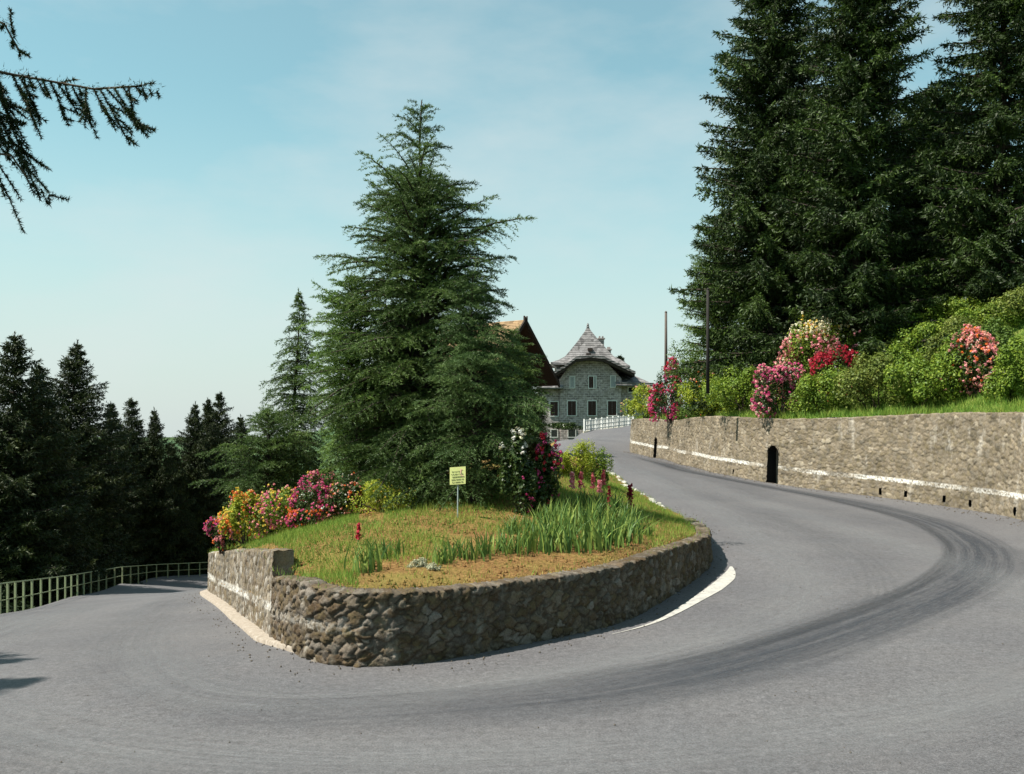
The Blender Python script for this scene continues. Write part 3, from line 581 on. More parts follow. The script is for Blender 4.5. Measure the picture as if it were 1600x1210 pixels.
def conifer(root, seed, H, Rb, m_leaf, kind='spruce', h0=0.05, density=1.0, nl=(0.12, 0.035), trunk_r=0.18, lean=(0, 0), prof=None, sides=None, leaders=0, tw=0.2, sp=0.06, bm=1.0, irr=.22, ws=None):
    """trunk and crown meshes under root (local coords, base at origin)"""
    rng = np.random.default_rng(seed); fo = Fol(); wood = MB()
    tz = np.linspace(0, 1, 10)
    def axis(t): return np.array([lean[0] * t ** 1.5 + 0.01 * H * math.sin(t * 7 + seed), lean[1] * t ** 1.5 + 0.01 * H * math.cos(t * 6 + seed), H * t])
    wood.tube([axis(t) for t in tz], [trunk_r * (1 - .93 * t) * (1.25 if t == 0 else 1) for t in tz], 8)
    if prof is None:
        prof = (lambda t: (1 - t) ** 0.85) if kind == 'spruce' else (lambda t: (1 - t) ** 0.75)
    t = h0; stems = []
    while t < 0.985:
        if kind == 'cedar' and t > .78 and rng.random() < .25: t += .02; continue
        n = max(3, int(round((7 if kind == 'spruce' else 5) * bm * (0.75 + 0.5 * rng.random()))))
        a0 = rng.uniform(0, 6.28)
        for k in range(n):
            az = a0 + k * 2 * math.pi / n + rng.normal(0, .25); tt = min(.99, t + rng.uniform(-.01, .012))
            L_ = Rb * prof(tt) * rng.uniform(.72, 1.15) + 0.008 * H * rng.uniform(.5, 1.2)
            L_ *= 1 + irr * (.6 * math.sin(2 * az + 9 * tt + seed) + .5 * math.sin(3 * az - 21 * tt + 2 * seed)) + (irr * .5 if rng.random() < .12 else 0) - (irr * .9 if rng.random() < .15 else 0)
            if sides: L_ *= sides(az, tt)
            if kind == 'spruce': a1 = -0.22 + 0.55 * tt + rng.normal(0, .07); a2 = 0.12 - .1 * tt
            elif kind == 'cedar': a1 = 0.32 + 0.75 * tt ** 1.5 + rng.normal(0, .14); a2 = -0.46 + rng.normal(0, .08)
            else: a1 = 0.12 + .25 * tt + rng.normal(0, .08); a2 = -0.42 + rng.normal(0, .05)      # deodar, drooping
            stems.append((axis(tt), az, L_, a1, a2, tt))
        t += ((0.030 if kind == 'spruce' else 0.026) if ws is None else ws / H) * (1.0 - .4 * t) / density ** .5 * rng.uniform(.7, 1.3)
    for k in range(leaders):
        tt = rng.uniform(.45, .82); stems.append((axis(tt), rng.uniform(0, 6.28), Rb * prof(tt) * rng.uniform(.6, .9), 1.0 + rng.uniform(0, .7), -0.3, tt))
    brs = []
    for (p0, az, L_, a1, a2, tt) in stems:
        brs.append((p0, az, L_, a1, a2, tt))
    for (p0, az, L_, a1, a2, tt) in brs:
        if L_ < 0.05: continue
        h = np.array([math.cos(az), math.sin(az), 0]); side = np.array([-math.sin(az), math.cos(az), 0]); cv = rng.normal(0, .12)
        def cur(s): s = np.asarray(s)[..., None]; return p0 + L_ * (s * h + side * cv * s ** 2 + np.array([0, 0, 1.0]) * (a1 * s + a2 * s ** 2))
        if L_ > 0.25 * Rb or L_ > .6:
            ss = np.linspace(0, .92, 5); r0 = 0.012 + 0.014 * L_ * trunk_r / .18
            wood.tube(cur(ss), [r0 * (1 - .85 * q) for q in ss], 4, cap=False)
        tws = tw * min(1.0, max(.3, L_ / (3.2 * tw))); nt_ = max(4, int(L_ / (tw * .5))); s = np.linspace(.12, 1.0, nt_) + rng.normal(0, .01, nt_); s = np.clip(s, .05, 1)
        P = cur(s); tg = norm(cur(s + .02) - cur(s - .02)); sg = np.where(np.arange(nt_) % 2 == 0, 1.0, -1.0)
        tl = ((0.42 if kind == 'cedar' else 0.34) * L_ ** .8 * (1 - s) ** .8 * np.clip(s * 4, .3, 1) + tws * .9 + .05 * L_ * (1 - s)) * rng.uniform(.7, 1.25, nt_)
        tl = np.minimum(tl, 0.42 * L_ + .08)
        ang = rng.uniform(.7, 1.15, nt_)
        if kind == 'spruce': dz = -0.35 + rng.normal(0, .15, nt_); dr2 = .35
        elif kind == 'cedar': dz = 0.0 + rng.normal(0, .2, nt_); dr2 = .38
        else: dz = -0.22 + rng.normal(0, .15, nt_); dr2 = .5
        Dt = norm(tg * np.cos(ang)[:, None] + side[None] * (sg * np.sin(ang))[:, None] + np.array([0, 0, 1.0])[None] * dz[:, None])
        sets = [(P, Dt, tl, dr2)]
        if kind == 'spruce':   # hanging comb twigs
            Dh = norm(np.column_stack([rng.normal(0, .25, nt_), rng.normal(0, .25, nt_), -np.ones(nt_)]) + tg * .5)
            sets.append((P, Dh, tl * .55, 0.0))
        sets.append((P[-3:], tg[-3:], np.full(3, tws * .9), .2))
        ba = rng.random() * .5
        nb_ = max(6, int(L_ / sp * 2.2)); sb = rng.uniform(.12, 1.0, nb_); Qb = cur(sb) + rng.normal(0, nl[1] * 1.2, (nb_, 3))
        fo.add(sprays(Qb, norm(norm(cur(sb + .02) - cur(sb - .02)) * .6 + rng.normal(0, .6, (nb_, 3))), nl[0], nl[1], rng), np.clip(ba + rng.random(nb_) * .5, 0, 1))
        for (PP, DD, TL, dr) in sets:
            K = max(3, int(np.max(TL) / sp)); u = (np.arange(K) + .5) / K
            cnt = np.clip(np.ceil(TL / sp), 2, K).astype(int)
            msk = (np.arange(K)[None] < cnt[:, None])
            uu = (np.arange(K)[None] + rng.random((len(PP), K))) / cnt[:, None]
            Q = PP[:, None] + DD[:, None] * (TL[:, None] * uu)[..., None]; Q[..., 2] -= dr * TL[:, None] * uu ** 2
            Q = Q[msk]; Dd = np.repeat(DD[:, None], K, 1)[msk]; n_ = len(Q)
            Q = np.repeat(Q, 2, 0) + rng.normal(0, nl[1] * .5, (2 * n_, 3)); Dd = norm(np.repeat(Dd, 2, 0) + rng.normal(0, .55, (2 * n_, 3)) + np.array([0, 0, .15 if kind != 'spruce' else -.05]))
            fo.add(sprays(Q, Dd, nl[0], nl[1], rng), np.clip(ba + rng.random(len(Q)) * .5, 0, 1))
    # leader tip
    ap = axis(1.0); n_ = 40; q = rng.random(n_)[:, None] * np.array([0, 0, -1.0]) * H * .06 + ap
    fo.add(sprays(q, norm(rng.normal(0, .5, (n_, 3)) + np.array([0, 0, .9])), nl[0], nl[1], rng), rng.random(n_))
    wood.build('trunk', M_barkd, root, True); fo.build('crown', m_leaf, root)
    return root

def shrub(root, seed, w_, dp, h, mleaf, nleaf=6000, ls=0.07, blooms=(), lobes=14, lift=0.0, stems=True, fill_in=.45):
    """blooms: (material, count, cluster_r, petal, fn(x,y,z in unit coords)->prob)"""
    rng = np.random.default_rng(seed); fo = Fol()
    Lc = []
    for k in range(lobes):
        a = rng.uniform(0, 6.28); r = rng.uniform(.1, .68); zc = rng.uniform(.18, .82 - .3 * r)
        Lc.append((r * math.cos(a), r * math.sin(a), zc, rng.uniform(.13, .34)))
    Lc.append((0, 0, .45, .40)); Lc = np.array(Lc)
    def sample(n, inner):
        k = rng.integers(0, len(Lc), n * 3); c_ = Lc[k]; d = norm(rng.normal(0, 1, (n * 3, 3)) + np.array([0, 0, .25]))
        rr = c_[:, 3] * (1 - inner * rng.random(n * 3) ** 1.8) * (1 + .1 * rng.normal(0, 1, n * 3))
        p = c_[:, :3] + d * rr[:, None]
        dd = np.linalg.norm(p[:, None] - Lc[None, :, :3], axis=2) / Lc[None, :, 3]; ok = (dd.min(1) > (1 - inner) * .82) & (p[:, 2] > 0.02)
        p, d = p[ok][:n], d[ok][:n]; return p, d
    S = np.array([w_ / 2 / .8, dp / 2 / .8, h])
    def shape(p): q = p * S; q[:, 2] += lift * h; return q
    p, d = sample(nleaf, fill_in); q = shape(p); n = len(q)
    nr = norm(d + rng.normal(0, .55, (n, 3)) + np.array([0, 0, .3])); u = norm(np.cross(nr, rng.normal(0, 1, (n, 3)))); v = np.cross(nr, u)
    l_ = (ls * rng.uniform(.6, 1.3, n))[:, None]
    A_ = q - u * l_ * .5; B_ = q + u * l_ * .5; C_ = q + v * l_ * .33; D_ = q - v * l_ * .33
    ra = np.clip(rng.random(n) * .6 + .4 * (np.sin(p[:, 0] * 9 + seed) * np.sin(p[:, 1] * 8) * np.sin(p[:, 2] * 11) * .5 + .5), 0, 1)
    fo.add(np.stack([A_, D_, B_], 1), ra); fo.add(np.stack([A_, B_, C_], 1), ra)
    fo.build('foliage', mleaf, root)
    if stems:
        sm = MB()
        for k in range(7):
            c_ = Lc[rng.integers(0, len(Lc))]; e = np.array([c_[0], c_[1], c_[2]]) * S; e[2] += lift * h; b = np.array([rng.normal(0, .05) * w_, rng.normal(0, .05) * dp, -.05])
            sm.tube([b, (b + e) / 2 + rng.normal(0, .04, 3) * h, e], [.02 + .008 * h, .014 + .004 * h, .006], 5)
        sm.build('stem', M_bark, root)
    for (bm_, cnt, cr, pt, fn) in blooms:
        cnt = int(cnt * 2.4); cr = cr * .72; pt = pt * .72; p, d = sample(cnt * 6, .06)
        pr = np.array([fn(*x) for x in p]) * np.where(np.sin(p[:, 0] * 7 + seed) + np.sin(p[:, 1] * 6 + 2 * seed) + np.sin(p[:, 2] * 9 + seed * 3 + cnt) > -.2, 1.0, .08); ok = rng.random(len(p)) < pr; p, d = p[ok][:cnt], d[ok][:cnt]
        if not len(p): continue
        q = shape(p); q += d * cr * .4; kk = 12; n = len(q)
        dirs = norm(rng.normal(0, 1, (n, kk, 3)) + d[:, None] * .7); cen = q[:, None] + dirs * cr * rng.uniform(.5, 1.0, (n, kk, 1))
        cen = cen.reshape(-1, 3); dv = dirs.reshape(-1, 3); m2 = len(cen)
        nr = norm(dv + rng.normal(0, .4, (m2, 3))); u = norm(np.cross(nr, rng.normal(0, 1, (m2, 3)))); v = np.cross(nr, u); l_ = (pt * rng.uniform(.7, 1.2, m2))[:, None]
        f2 = Fol(); ra = np.repeat(rng.random(n), kk) * .6 + rng.random(m2) * .4
        a_, b_, c_, d_ = cen - u * l_ * .5, cen + v * l_ * .5, cen + u * l_ * .5, cen - v * l_ * .5
        f2.add(np.stack([a_, b_, c_], 1), ra); f2.add(np.stack([a_, c_, d_], 1), ra); f2.build('blossoms', bm_, root)
    return root

# ------------------------------------------------------------------ cedars on the island
def plant(name, px, py, d, zf, label, cat, group=None):
    p = W(px, py, d); z = zf(p[0], p[1])[0]; return empty(name, (p[0], p[1], z - .05), label, cat, group)
c1 = plant('cedar_tree', 655, 700, 26, islZ, 'tallest feathery green cedar in the middle of the island, bare open top', 'tree')
h1 = W(668, 158, 26)[2] - c1.location.z
def prof1(t): return float(np.interp(t, [0, .1, .3, .5, .62, .72, .8, .87, .94, 1], [.85, .95, 1.0, .92, .80, .62, .40, .24, .11, .02]))
conifer(c1, 11, h1, 2.5, M_cedar, 'cedar', .03, 1.9, (0.075, 0.021), .2, lean=(.15, 0), prof=prof1, leaders=7, tw=.17, sp=.030, bm=1.35, irr=.28)
c2 = plant('cedar_tree', 742, 700, 24.2, islZ, 'blue-green cedar in front and right of the tallest one, beside the sign', 'tree')
conifer(c2, 12, W(738, 425, 24.2)[2] - c2.location.z, 1.65, M_cedar_blue, 'cedar', .07, 1.1, (0.072, 0.020), .12, lean=(-.05, 0), prof=lambda t: float(np.interp(t, [0, .15, .5, .75, 1], [.9, 1, .8, .42, .03])), leaders=4, tw=.15, sp=.034, bm=1.2, irr=.35)
c3 = plant('cedar_tree', 562, 700, 26.8, islZ, 'bushy lighter green cedar at the left front of the tallest one', 'tree')
conifer(c3, 13, W(528, 428, 26.8)[2] - c3.location.z, 1.2, M_cedar_light, 'cedar', .08, 1.2, (0.075, 0.022), .11, lean=(-.3, 0), prof=lambda t: float(np.interp(t, [0, .3, .6, .85, 1], [.7, .95, 1, .6, .03])), leaders=5, tw=.15, sp=.036, bm=1.2, irr=.35)
c4 = plant('cedar_tree', 463, 700, 33, islZ, 'slim dark spire-shaped conifer with bare pointed tip left of the cedars', 'tree')
conifer(c4, 14, W(461, 452, 33)[2] - c4.location.z, 2.15, M_cedar, 'deodar', .03, 1.0, (0.09, 0.026), .11, prof=lambda t: (1 - t) ** 1.25 * .95 + .05 * (t < .93), tw=.17, sp=.045, bm=1.3, irr=.3)
c5 = plant('cedar_tree', 418, 700, 31, islZ, 'low spreading pale green cedar with long drooping boughs above the azaleas', 'tree')
conifer(c5, 15, W(408, 645, 31)[2] - c5.location.z, 1.75, M_cedar, 'cedar', .2, .55, (0.08, 0.022), .09, prof=lambda t: (1 - t) ** .5, tw=.18, sp=.036, bm=1.1, irr=.55)
c6 = plant('cedar_tree', 802, 700, 34, islZ, 'dark cedar with sweeping boughs right of the others, below the chalet roof', 'tree')
conifer(c6, 16, W(806, 518, 34)[2] - c6.location.z, 1.35, M_cedar, 'cedar', .25, 1.2, (0.08, 0.023), .12, prof=lambda t: (1 - t) ** .5, tw=.17, sp=.042, bm=1.2, irr=.35, leaders=3)
c7 = plant('cedar_tree', 640, 700, 33, islZ, 'dark cedar standing behind the tallest one, filling the gap between trunks', 'tree')
conifer(c7, 17, W(615, 470, 33)[2] - c7.location.z, 2.6, M_spruce, 'deodar', .02, 1.4, (0.14, 0.045), .12, prof=lambda t: (1 - t) ** .5, tw=.2, sp=.055, bm=1.3)
c8 = plant('cedar_tree', 822, 700, 40, islZ, 'dark broad conifer between the rhododendrons and the stone house', 'tree')
conifer(c8, 18, W(835, 612, 40)[2] - c8.location.z, 1.0, M_spruce_far, 'deodar', .05, 1.4, (0.12, 0.038), .1, prof=lambda t: (1 - t) ** .3, tw=.2, sp=.065, bm=1.3)

# ------------------------------------------------------------------ great spruces on the bank
def spruce_at(name, px, d, ytop, Rb, seed, m_, label, zf, group=None, dens=1.0, nl=(.24, .085), h0=.03, tw=.36, sp=.11, prof=None, sides=None, ws=.62):
    p = W(px, 600, d); z = zf(p[0], p[1])[0]; r = empty(name, (p[0], p[1], z - .2), label, 'tree', group)
    conifer(r, seed, W(px, ytop, d)[2] - z, Rb, m_, 'spruce', h0, dens, nl, .35, tw=tw, sp=sp, prof=prof, sides=sides, ws=ws, irr=.25); return r
s1 = spruce_at('spruce_tree', 1205, 57, -120, 5.4, 21, M_spruce, 'tall dark spruce at the left edge of the grove, ragged against the sky', bankZ, prof=lambda t: (1 - t) ** .62)
s2 = spruce_at('spruce_tree', 1342, 52, -170, 4.9, 22, M_spruce, 'broad dark spruce in the middle of the grove behind the pink rhododendron', bankZ, prof=lambda t: (1 - t) ** .62)
s3 = spruce_at('spruce_tree', 1564, 50, -230, 4.2, 23, M_spruce, 'dark spruce at the right edge of the grove, beyond a gap of sky', bankZ, prof=lambda t: (1 - t) ** .55)
s4 = spruce_at('spruce_tree', 1118, 60, 330, 2.6, 24, M_spruce_light, 'smaller brighter green spruce at the foot of the tallest left one', bankZ, prof=lambda t: (1 - t) ** .5, nl=(.16, .05), tw=.28, sp=.1)
s5 = spruce_at('spruce_tree', 1275, 63, 150, 5.6, 25, M_spruce, 'dark spruce standing behind the two front ones of the grove', bankZ, prof=lambda t: (1 - t) ** .6, nl=(.34, .13), tw=.45, sp=.15)
s6 = spruce_at('spruce_tree', 1462, 60, 130, 5.4, 26, M_spruce, 'dark lower spruce closing the gap between the middle and right ones', bankZ, prof=lambda t: (1 - t) ** .55, nl=(.34, .13), tw=.45, sp=.15)
s7 = spruce_at('spruce_tree', 1525, 53, 290, 2.6, 27, M_spruce_light, 'small bright green spruce above the green shrubs at the right', bankZ, prof=lambda t: (1 - t) ** .45, nl=(.14, .045), tw=.25, sp=.09)

# ------------------------------------------------------------------ valley spruces beyond the railing
vz = lambda x, y: groundZ(np.atleast_1d(x), np.atleast_1d(y))
VT = [(117, 47, 532, 3.3, 'tallest spruce of the left wood, standing clear above the rest', 31),
      (62, 44, 568, 2.6, 'slightly shorter spruce just left of the tallest one in the left wood', 32),
      (20, 42, 520, 3.2, 'spruce at the far left edge of the left wood', 33),
      (170, 62, 628, 2.6, 'slim spruce right of the tallest one, first of the three thin tips', 33),
      (208, 60, 622, 2.9, 'bushier spruce tip right of the tallest one, second of the three', 32),
      (243, 64, 637, 2.1, 'thin bare-topped spruce, third tip right of the tallest one', 31),
      (268, 70, 690, 2.2, 'lowest spruce tip in the dip of the left wood', 33),
      (303, 60, 628, 2.3, 'left one of the close trio of pointed spruces near the pale cedar', 31),
      (322, 63, 622, 2.3, 'middle one of the close trio of pointed spruces near the pale cedar', 33),
      (339, 58, 612, 2.8, 'right and tallest one of the close trio of pointed spruces near the pale cedar', 32),
      (378, 66, 648, 2.6, 'spruce half hidden behind the pale spreading cedar', 31)]
proto = {}
def valley(px, d, ytop, rad_, label, seed, group='spruces of the wood below the railing', base=None):
    while True:
        X_ = (px - CX) / F * d
        if not inside(FULLPOLY, [X_], [d])[0] and dist_poly(outr[:, :2], np.array([X_]), np.array([d]))[0] > rad_ * .95 + .4 and d > np.interp(px, [-60, 50, 112, 190, 325], [29, 34, 45, 57, 74]): break
        d += 1.0
    p = W(px, 700, d); z = vz(p[0], p[1])[0] if base is None else base; H = W(px, ytop, d)[2] - z
    if seed not in proto:
        r = empty('spruce_tree', (p[0], p[1], z - .2), label, 'tree', group)
        conifer(r, seed, 22.0, 3.4, M_spruce_far, 'spruce', .03, 1.0, (.22, .075), .2, tw=.36, sp=.12, prof=lambda t: min(1.0, (1 - t) / .42) ** 1.1, ws=.5, irr=.3); proto[seed] = r
    else:
        r = copy_tree(proto[seed]); r['label'] = label
    r.location = (p[0], p[1], z - .2); r.rotation_euler = (0, 0, (px * 0.37) % 6.28)
    r.scale = (rad_ / 3.7, rad_ / 3.7, max(.8, H / 22.0)); r.location.z = W(px, ytop, d)[2] - 22.0 * r.scale[2]; return r
for (px, d, yt, rad_, lab, sd) in VT: valley(px, d, yt, rad_, lab, sd)
rr = random.Random(4)
k = 0
for (d, n, x0, x1, y0, y1) in ((50, 9, -30, 400, 730, 770), (58, 10, -10, 420, 718, 750), (38, 5, -30, 130, 715, 770), (74, 10, 60, 470, 715, 740), (90, 8, 60, 500, 712, 730)):
    for i in range(n):
        px = x0 + (x1 - x0) * (i + rr.uniform(.2, .8)) / n
        dd = d + rr.uniform(-3, 3); X_ = (px - CX) / F * dd
        valley(px, dd, rr.uniform(y0, y1), rr.uniform(2.6, 3.4), 'dark spruce deep inside the shadowed wood below the road railing', 31 + k % 3); k += 1
# undergrowth closing the dark foot of the wood
ug = []
k0 = np.argmin(np.linalg.norm(outr[:, :2] - np.array([-16, 32]), axis=1))
for kk_ in range(4, k0 + 22, 5):
    a_ = outr[min(kk_ + 1, len(outr) - 1), :2] - outr[kk_ - 1, :2]; a_ = a_ / np.linalg.norm(a_); nn_ = np.array([a_[1], -a_[0]])
    c_ = outr[kk_, :2] + nn_ * 3.6
    if inside(FULLPOLY, [c_[0]], [c_[1]])[0]: c_ = outr[kk_, :2] - nn_ * 3.6
    ug.append(tuple(c_))
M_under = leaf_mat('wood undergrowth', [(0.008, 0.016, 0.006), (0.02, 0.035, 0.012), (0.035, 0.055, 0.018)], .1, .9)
u0 = None
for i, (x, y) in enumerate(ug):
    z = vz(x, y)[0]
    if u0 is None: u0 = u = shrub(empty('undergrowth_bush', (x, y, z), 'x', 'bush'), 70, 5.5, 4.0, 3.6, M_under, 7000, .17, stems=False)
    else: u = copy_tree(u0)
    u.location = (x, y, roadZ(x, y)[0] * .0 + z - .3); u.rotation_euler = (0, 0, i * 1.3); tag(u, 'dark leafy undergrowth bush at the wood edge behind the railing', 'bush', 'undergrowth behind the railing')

# overhanging near spruce, trunk outside the frame
ns = empty('spruce_tree', (-7.9, 3.2, -.1), 'near spruce whose dark drooping branch hangs into the upper left corner', 'tree')
fo = Fol(); wd = MB(); rng = np.random.default_rng(77)
wd.tube([(0, 0, 0), (0.05, 0, 5), (0, .1, 11), (0, 0, 17)], [.32, .26, .16, .03], 10)
def near_branch(p0, pts, seed, hang=1.0, dens=1.0):
    rng = np.random.default_rng(seed); P = np.array([p0] + pts, float); Q, u = crom([tuple(p) for p in P], .05)
    wd.tube(Q[::6], [max(.008, .06 * (1 - i / len(Q[::6]))) for i in range(len(Q[::6]))], 6)
    Lx = u[-1]
    def tuftline(A, D, L_, drp):
        n = max(4, int(L_ / .012)); t = (np.arange(n) + rng.random(n)) / n
        X = A + D * (L_ * t)[:, None]; X[:, 2] -= drp * L_ * t ** 2
        d2 = D + np.array([0, 0, -2 * drp]) * t[:, None]
        wd.tube([A, A + D * L_ * .5 + np.array([0, 0, -drp * L_ * .25]), A + D * L_ + np.array([0, 0, -drp * L_])], [.006, .004, .002], 3, cap=False)
        X = np.repeat(X, 9, 0); dd = norm(norm(np.repeat(d2, 9, 0)) * .55 + norm(rng.normal(0, 1, (len(X), 3))) * .9)
        fo.add(sprays(X, dd, .034, .008, rng), rng.random(len(X)) * .4)
    for i in range(int(Lx * .25 / .05), len(Q)):
        s = i / len(Q); T = norm(Q[min(i + 1, len(Q) - 1)] - Q[i - 1])
        # needles on the stem itself
        X = Q[i] + rng.normal(0, .02, (14, 3)); fo.add(sprays(X, norm(rng.normal(0, 1, (14, 3)) + T * .5), .035, .005, rng), rng.random(14) * .4)
        if rng.random() < .62 * dens:
            L_ = hang * rng.uniform(.3, 1.0) * np.clip((1.0 - s) * Lx * .75 + .12, .18, 1) * (.4 + .6 * math.sin(i * .17 + seed) ** 2)
            sd = rng.choice([-1, 1]); D = norm(T * rng.uniform(.15, .7) + np.array([rng.normal(0, .15), rng.normal(0, .25), -1.0]) )
            A = Q[i].copy(); tuftline(A, D, L_, .05)
            for q in range(int(L_ / .07)):
                B = A + D * L_ * rng.uniform(.15, .95); D2 = norm(D + rng.normal(0, .45, 3) + T * .4); tuftline(B, D2, L_ * rng.uniform(.15, .4), .1)
        if rng.random() < .10: tuftline(Q[i].copy(), norm(T + np.array([0, 0, .5]) + rng.normal(0, .3, 3)), .14, 0)
L0 = np.array(ns.location)
def lp(px, py, d): return tuple(W(px, py, d) - L0)
near_branch((0, 0, 6.2), [(1.5, 1.3, 6.3), lp(-60, 100, 6.88), lp(40, 116, 7.12), lp(100, 133, 7.20), lp(160, 140, 7.24), lp(200, 134, 7.28), lp(245, 142, 7.36)], 5, 1.05, 1.6)
near_branch((0, 0, 5.4), [(1.5, 1.5, 5.4), lp(-40, 235, 6.88), lp(20, 262, 6.96), lp(48, 282, 7.04), lp(76, 305, 7.08)], 6, 0.6, 1.0)
near_branch((0, 0, 7.2), [(1.5, 1.3, 7.3), lp(-60, 10, 7.04), lp(0, 35, 7.20), lp(30, 80, 7.20)], 7, .5, 1.0)
rg = np.random.default_rng(3)
for k in range(26):
    a = rg.uniform(0, 6.28); z = rg.uniform(3, 15.5); L_ = 2.6 * (1 - z / 17) + .7
    if math.cos(a - .7) > .5: L_ *= .6
    d_ = np.array([math.cos(a), math.sin(a), 0]); near_branch((0, 0, z), [tuple(d_ * L_ * .5 + [0, 0, z]), tuple(d_ * L_ + [0, 0, z - .25 * L_])], 100 + k, .5, .55)
wd.build('trunk', M_bark, ns, True); fo.build('crown', M_spruce, ns)
# spruce left of the frame whose shade falls across the road
x_, y_ = -16.3, 11.6
q = copy_tree(proto[31]); q.location = (x_, y_, -3.5); q.scale = (.8, .8, .77); q['label'] = 'roadside spruce beyond the left edge whose tip throws shade on the road'; 
if 'group' in q: del q['group']
q = copy_tree(proto[32]); q.location = (-17.6, 14.2, -3.8); q.scale = (.8, .8, .76); q['label'] = 'second roadside spruce beyond the left edge, farther from the camera'
if 'group' in q: del q['group']

# ------------------------------------------------------------------ railing along the lower road
M_rail = plain('painted railing', (0.28, 0.32, 0.18), .7, .35, 20)
FP = [(-60, 974, 922, 26), (0, 962, 914, 29), (50, 950, 908, 32), (112, 932, 900, 42), (190, 912, 887, 54), (245, 902, 883, 66), (325, 898, 879.5, 70), (370, 896.5, 878.5, 73)]
FPa = np.array(FP, float)
def fpt(px, frac):
    d = np.interp(px, FPa[:, 0], FPa[:, 3]); yb = np.interp(px, FPa[:, 0], FPa[:, 1]); yt = np.interp(px, FPa[:, 0], FPa[:, 2]); return W(px, yb + (yt - yb) * frac, d)
rl = empty('railing', fpt(190, 0), 'long pale green painted railing with two rails along the lower road', 'railing')
L0 = np.array(rl.location)
xs = [-52, -38, -25, -12, 0, 12, 24, 37, 50, 64, 78, 90, 102, 111.5, 121, 131, 142, 154, 166, 179, 191, 204, 216, 229, 244.5, 262, 279, 295, 312, 329, 345, 362]
for x in xs:
    b, t = fpt(x, -.25) - L0, fpt(x, 1.0) - L0; r_ = .03
    mb = MB(); mb.box(b[0] - r_, b[0] + r_, b[1] - r_, b[1] + r_, b[2], t[2]); mb.build('post', M_rail, rl)
pxs = np.linspace(-58, 368, 90)
for fr in (1.0, .48):
    mb = MB(); mb.tube([fpt(x, fr) - L0 + np.array([0, 0, .03 if fr == 1 else 0]) for x in pxs], .024 if fr == 1 else .017, 6); mb.build('rail', M_rail, rl)

# ------------------------------------------------------------------ poles
M_pole = plain('weathered pole', (0.10, 0.085, 0.075), .9, .3, 8)
def pole(px, d, yt, yb, r_, label, mat_):
    b = W(px, yb, d); t = W(px, yt, d); e = empty('utility_pole', (b[0], b[1], b[2] - .5), label, 'pole'); H = t[2] - b[2] + .5
    mb = MB(); mb.tube([(0, 0, 0), (0, 0, H * .5), (0.0, 0, H)], [r_ * 1.15, r_, r_ * .85], 10); mb.build('shaft', mat_, e, True)
    mb = MB(); mb.tube([(0, 0, H), (0, 0, H + r_ * .8)], [r_ * 1.05, r_ * .3], 10); mb.build('cap', mat_, e)
pole(1040.5, 66, 488, 590, .1, 'bare wooden pole standing against the sky behind the crimson rhododendron', M_pole)
pole(1106, 50, 452, 600, .085, 'dark wooden pole in front of the spruces, right of the crimson rhododendron', plain('dark pole', (0.02, 0.018, 0.016), .9, .3, 8))

# ------------------------------------------------------------------ stone house with the pointed roof
HD = 115.0; HS = HD / F
HX, HY, HZ0 = (923 - CX) * HS, HD, CH - (690 - HZ) * HS
house = empty('stone_house', (HX, HY, HZ0), 'grey stone villa with steep pointed roof at the end of the climbing road', 'house')
def hx(px): return (px - 923) * HS
def hz(py): return (690 - py) * HS
m = Mat('house stone', .95, .1); br = m.nt.nodes.new('ShaderNodeTexBrick'); mp_ = m.nt.nodes.new('ShaderNodeMapping'); mp_.inputs['Rotation'].default_value = (R(90), 0, 0)
br.inputs['Scale'].default_value = .95; br.inputs['Mortar Size'].default_value = .03; br.inputs['Color1'].default_value = (0.20, 0.172, 0.17, 1); br.inputs['Color2'].default_value = (0.38, 0.33, 0.325, 1); br.inputs['Mortar'].default_value = (0.45, 0.40, 0.39, 1); br.inputs['Bias'].default_value = 0
m.link(m.tc.outputs['Object'], mp_.inputs[0]); m.link(mp_.outputs[0], br.inputs[0]); n = m.noise(1.2, 5); n2 = m.noise(3.5, 6, .8)
c = m.mix(.9, br.outputs[0], m.ramp(n2, [(.35, .45), (.65, 1.5)]), 'MULTIPLY'); c = m.mix(m.ramp(n, [(.45, 0.), (.75, .5)]), c, (0.2, 0.18, 0.13)); m.col(c).bump(br.outputs[1], .6, -.02); M_hstone = m.m
def tile_mat(name, a, b, sc_=(2.2, 1.0), rough=.9):
    m = Mat(name, rough, .2); n = m.noise(.8, 5); n2 = m.noise(7, 5, .7)
    wv = m.nt.nodes.new('ShaderNodeTexWave'); wv.wave_type = 'BANDS'; wv.bands_direction = 'Z'; wv.inputs['Scale'].default_value = sc_[0]; wv.inputs['Distortion'].default_value = 1.2; wv.inputs['Detail'].default_value = 3; wv.inputs['Detail Scale'].default_value = 3
    m.link(m.tc.outputs['Object'], wv.inputs[0]); vo = m.nt.nodes.new('ShaderNodeTexVoronoi'); vo.inputs['Scale'].default_value = 2.3; m.link(m.tc.outputs['Object'], vo.inputs['Vector'])
    c = m.mix(n2, a, b); c = m.mix(.55, c, m.ramp(wv.outputs[0], [(0.1, .35), (.5, 1.0), (1, 1.25)]), 'MULTIPLY')
    g = m.nt.nodes.new('ShaderNodeSeparateColor'); m.link(vo.outputs['Color'], g.inputs[0]); c = m.mix(.85, c, m.ramp(g.outputs[0], [(0, .45), (1, 1.5)]), 'MULTIPLY')
    m.col(c).bump(wv.outputs[0], .6, .05); return m.m
M_slate = tile_mat('grey stone slates', (0.09, 0.088, 0.09), (0.24, 0.225, 0.225), (1.1, 1))
M_soffit = plain('dark timber soffit', (0.035, 0.025, 0.02), .9)
M_shut = plain('dark brown shutters', (0.035, 0.015, 0.012), .6)
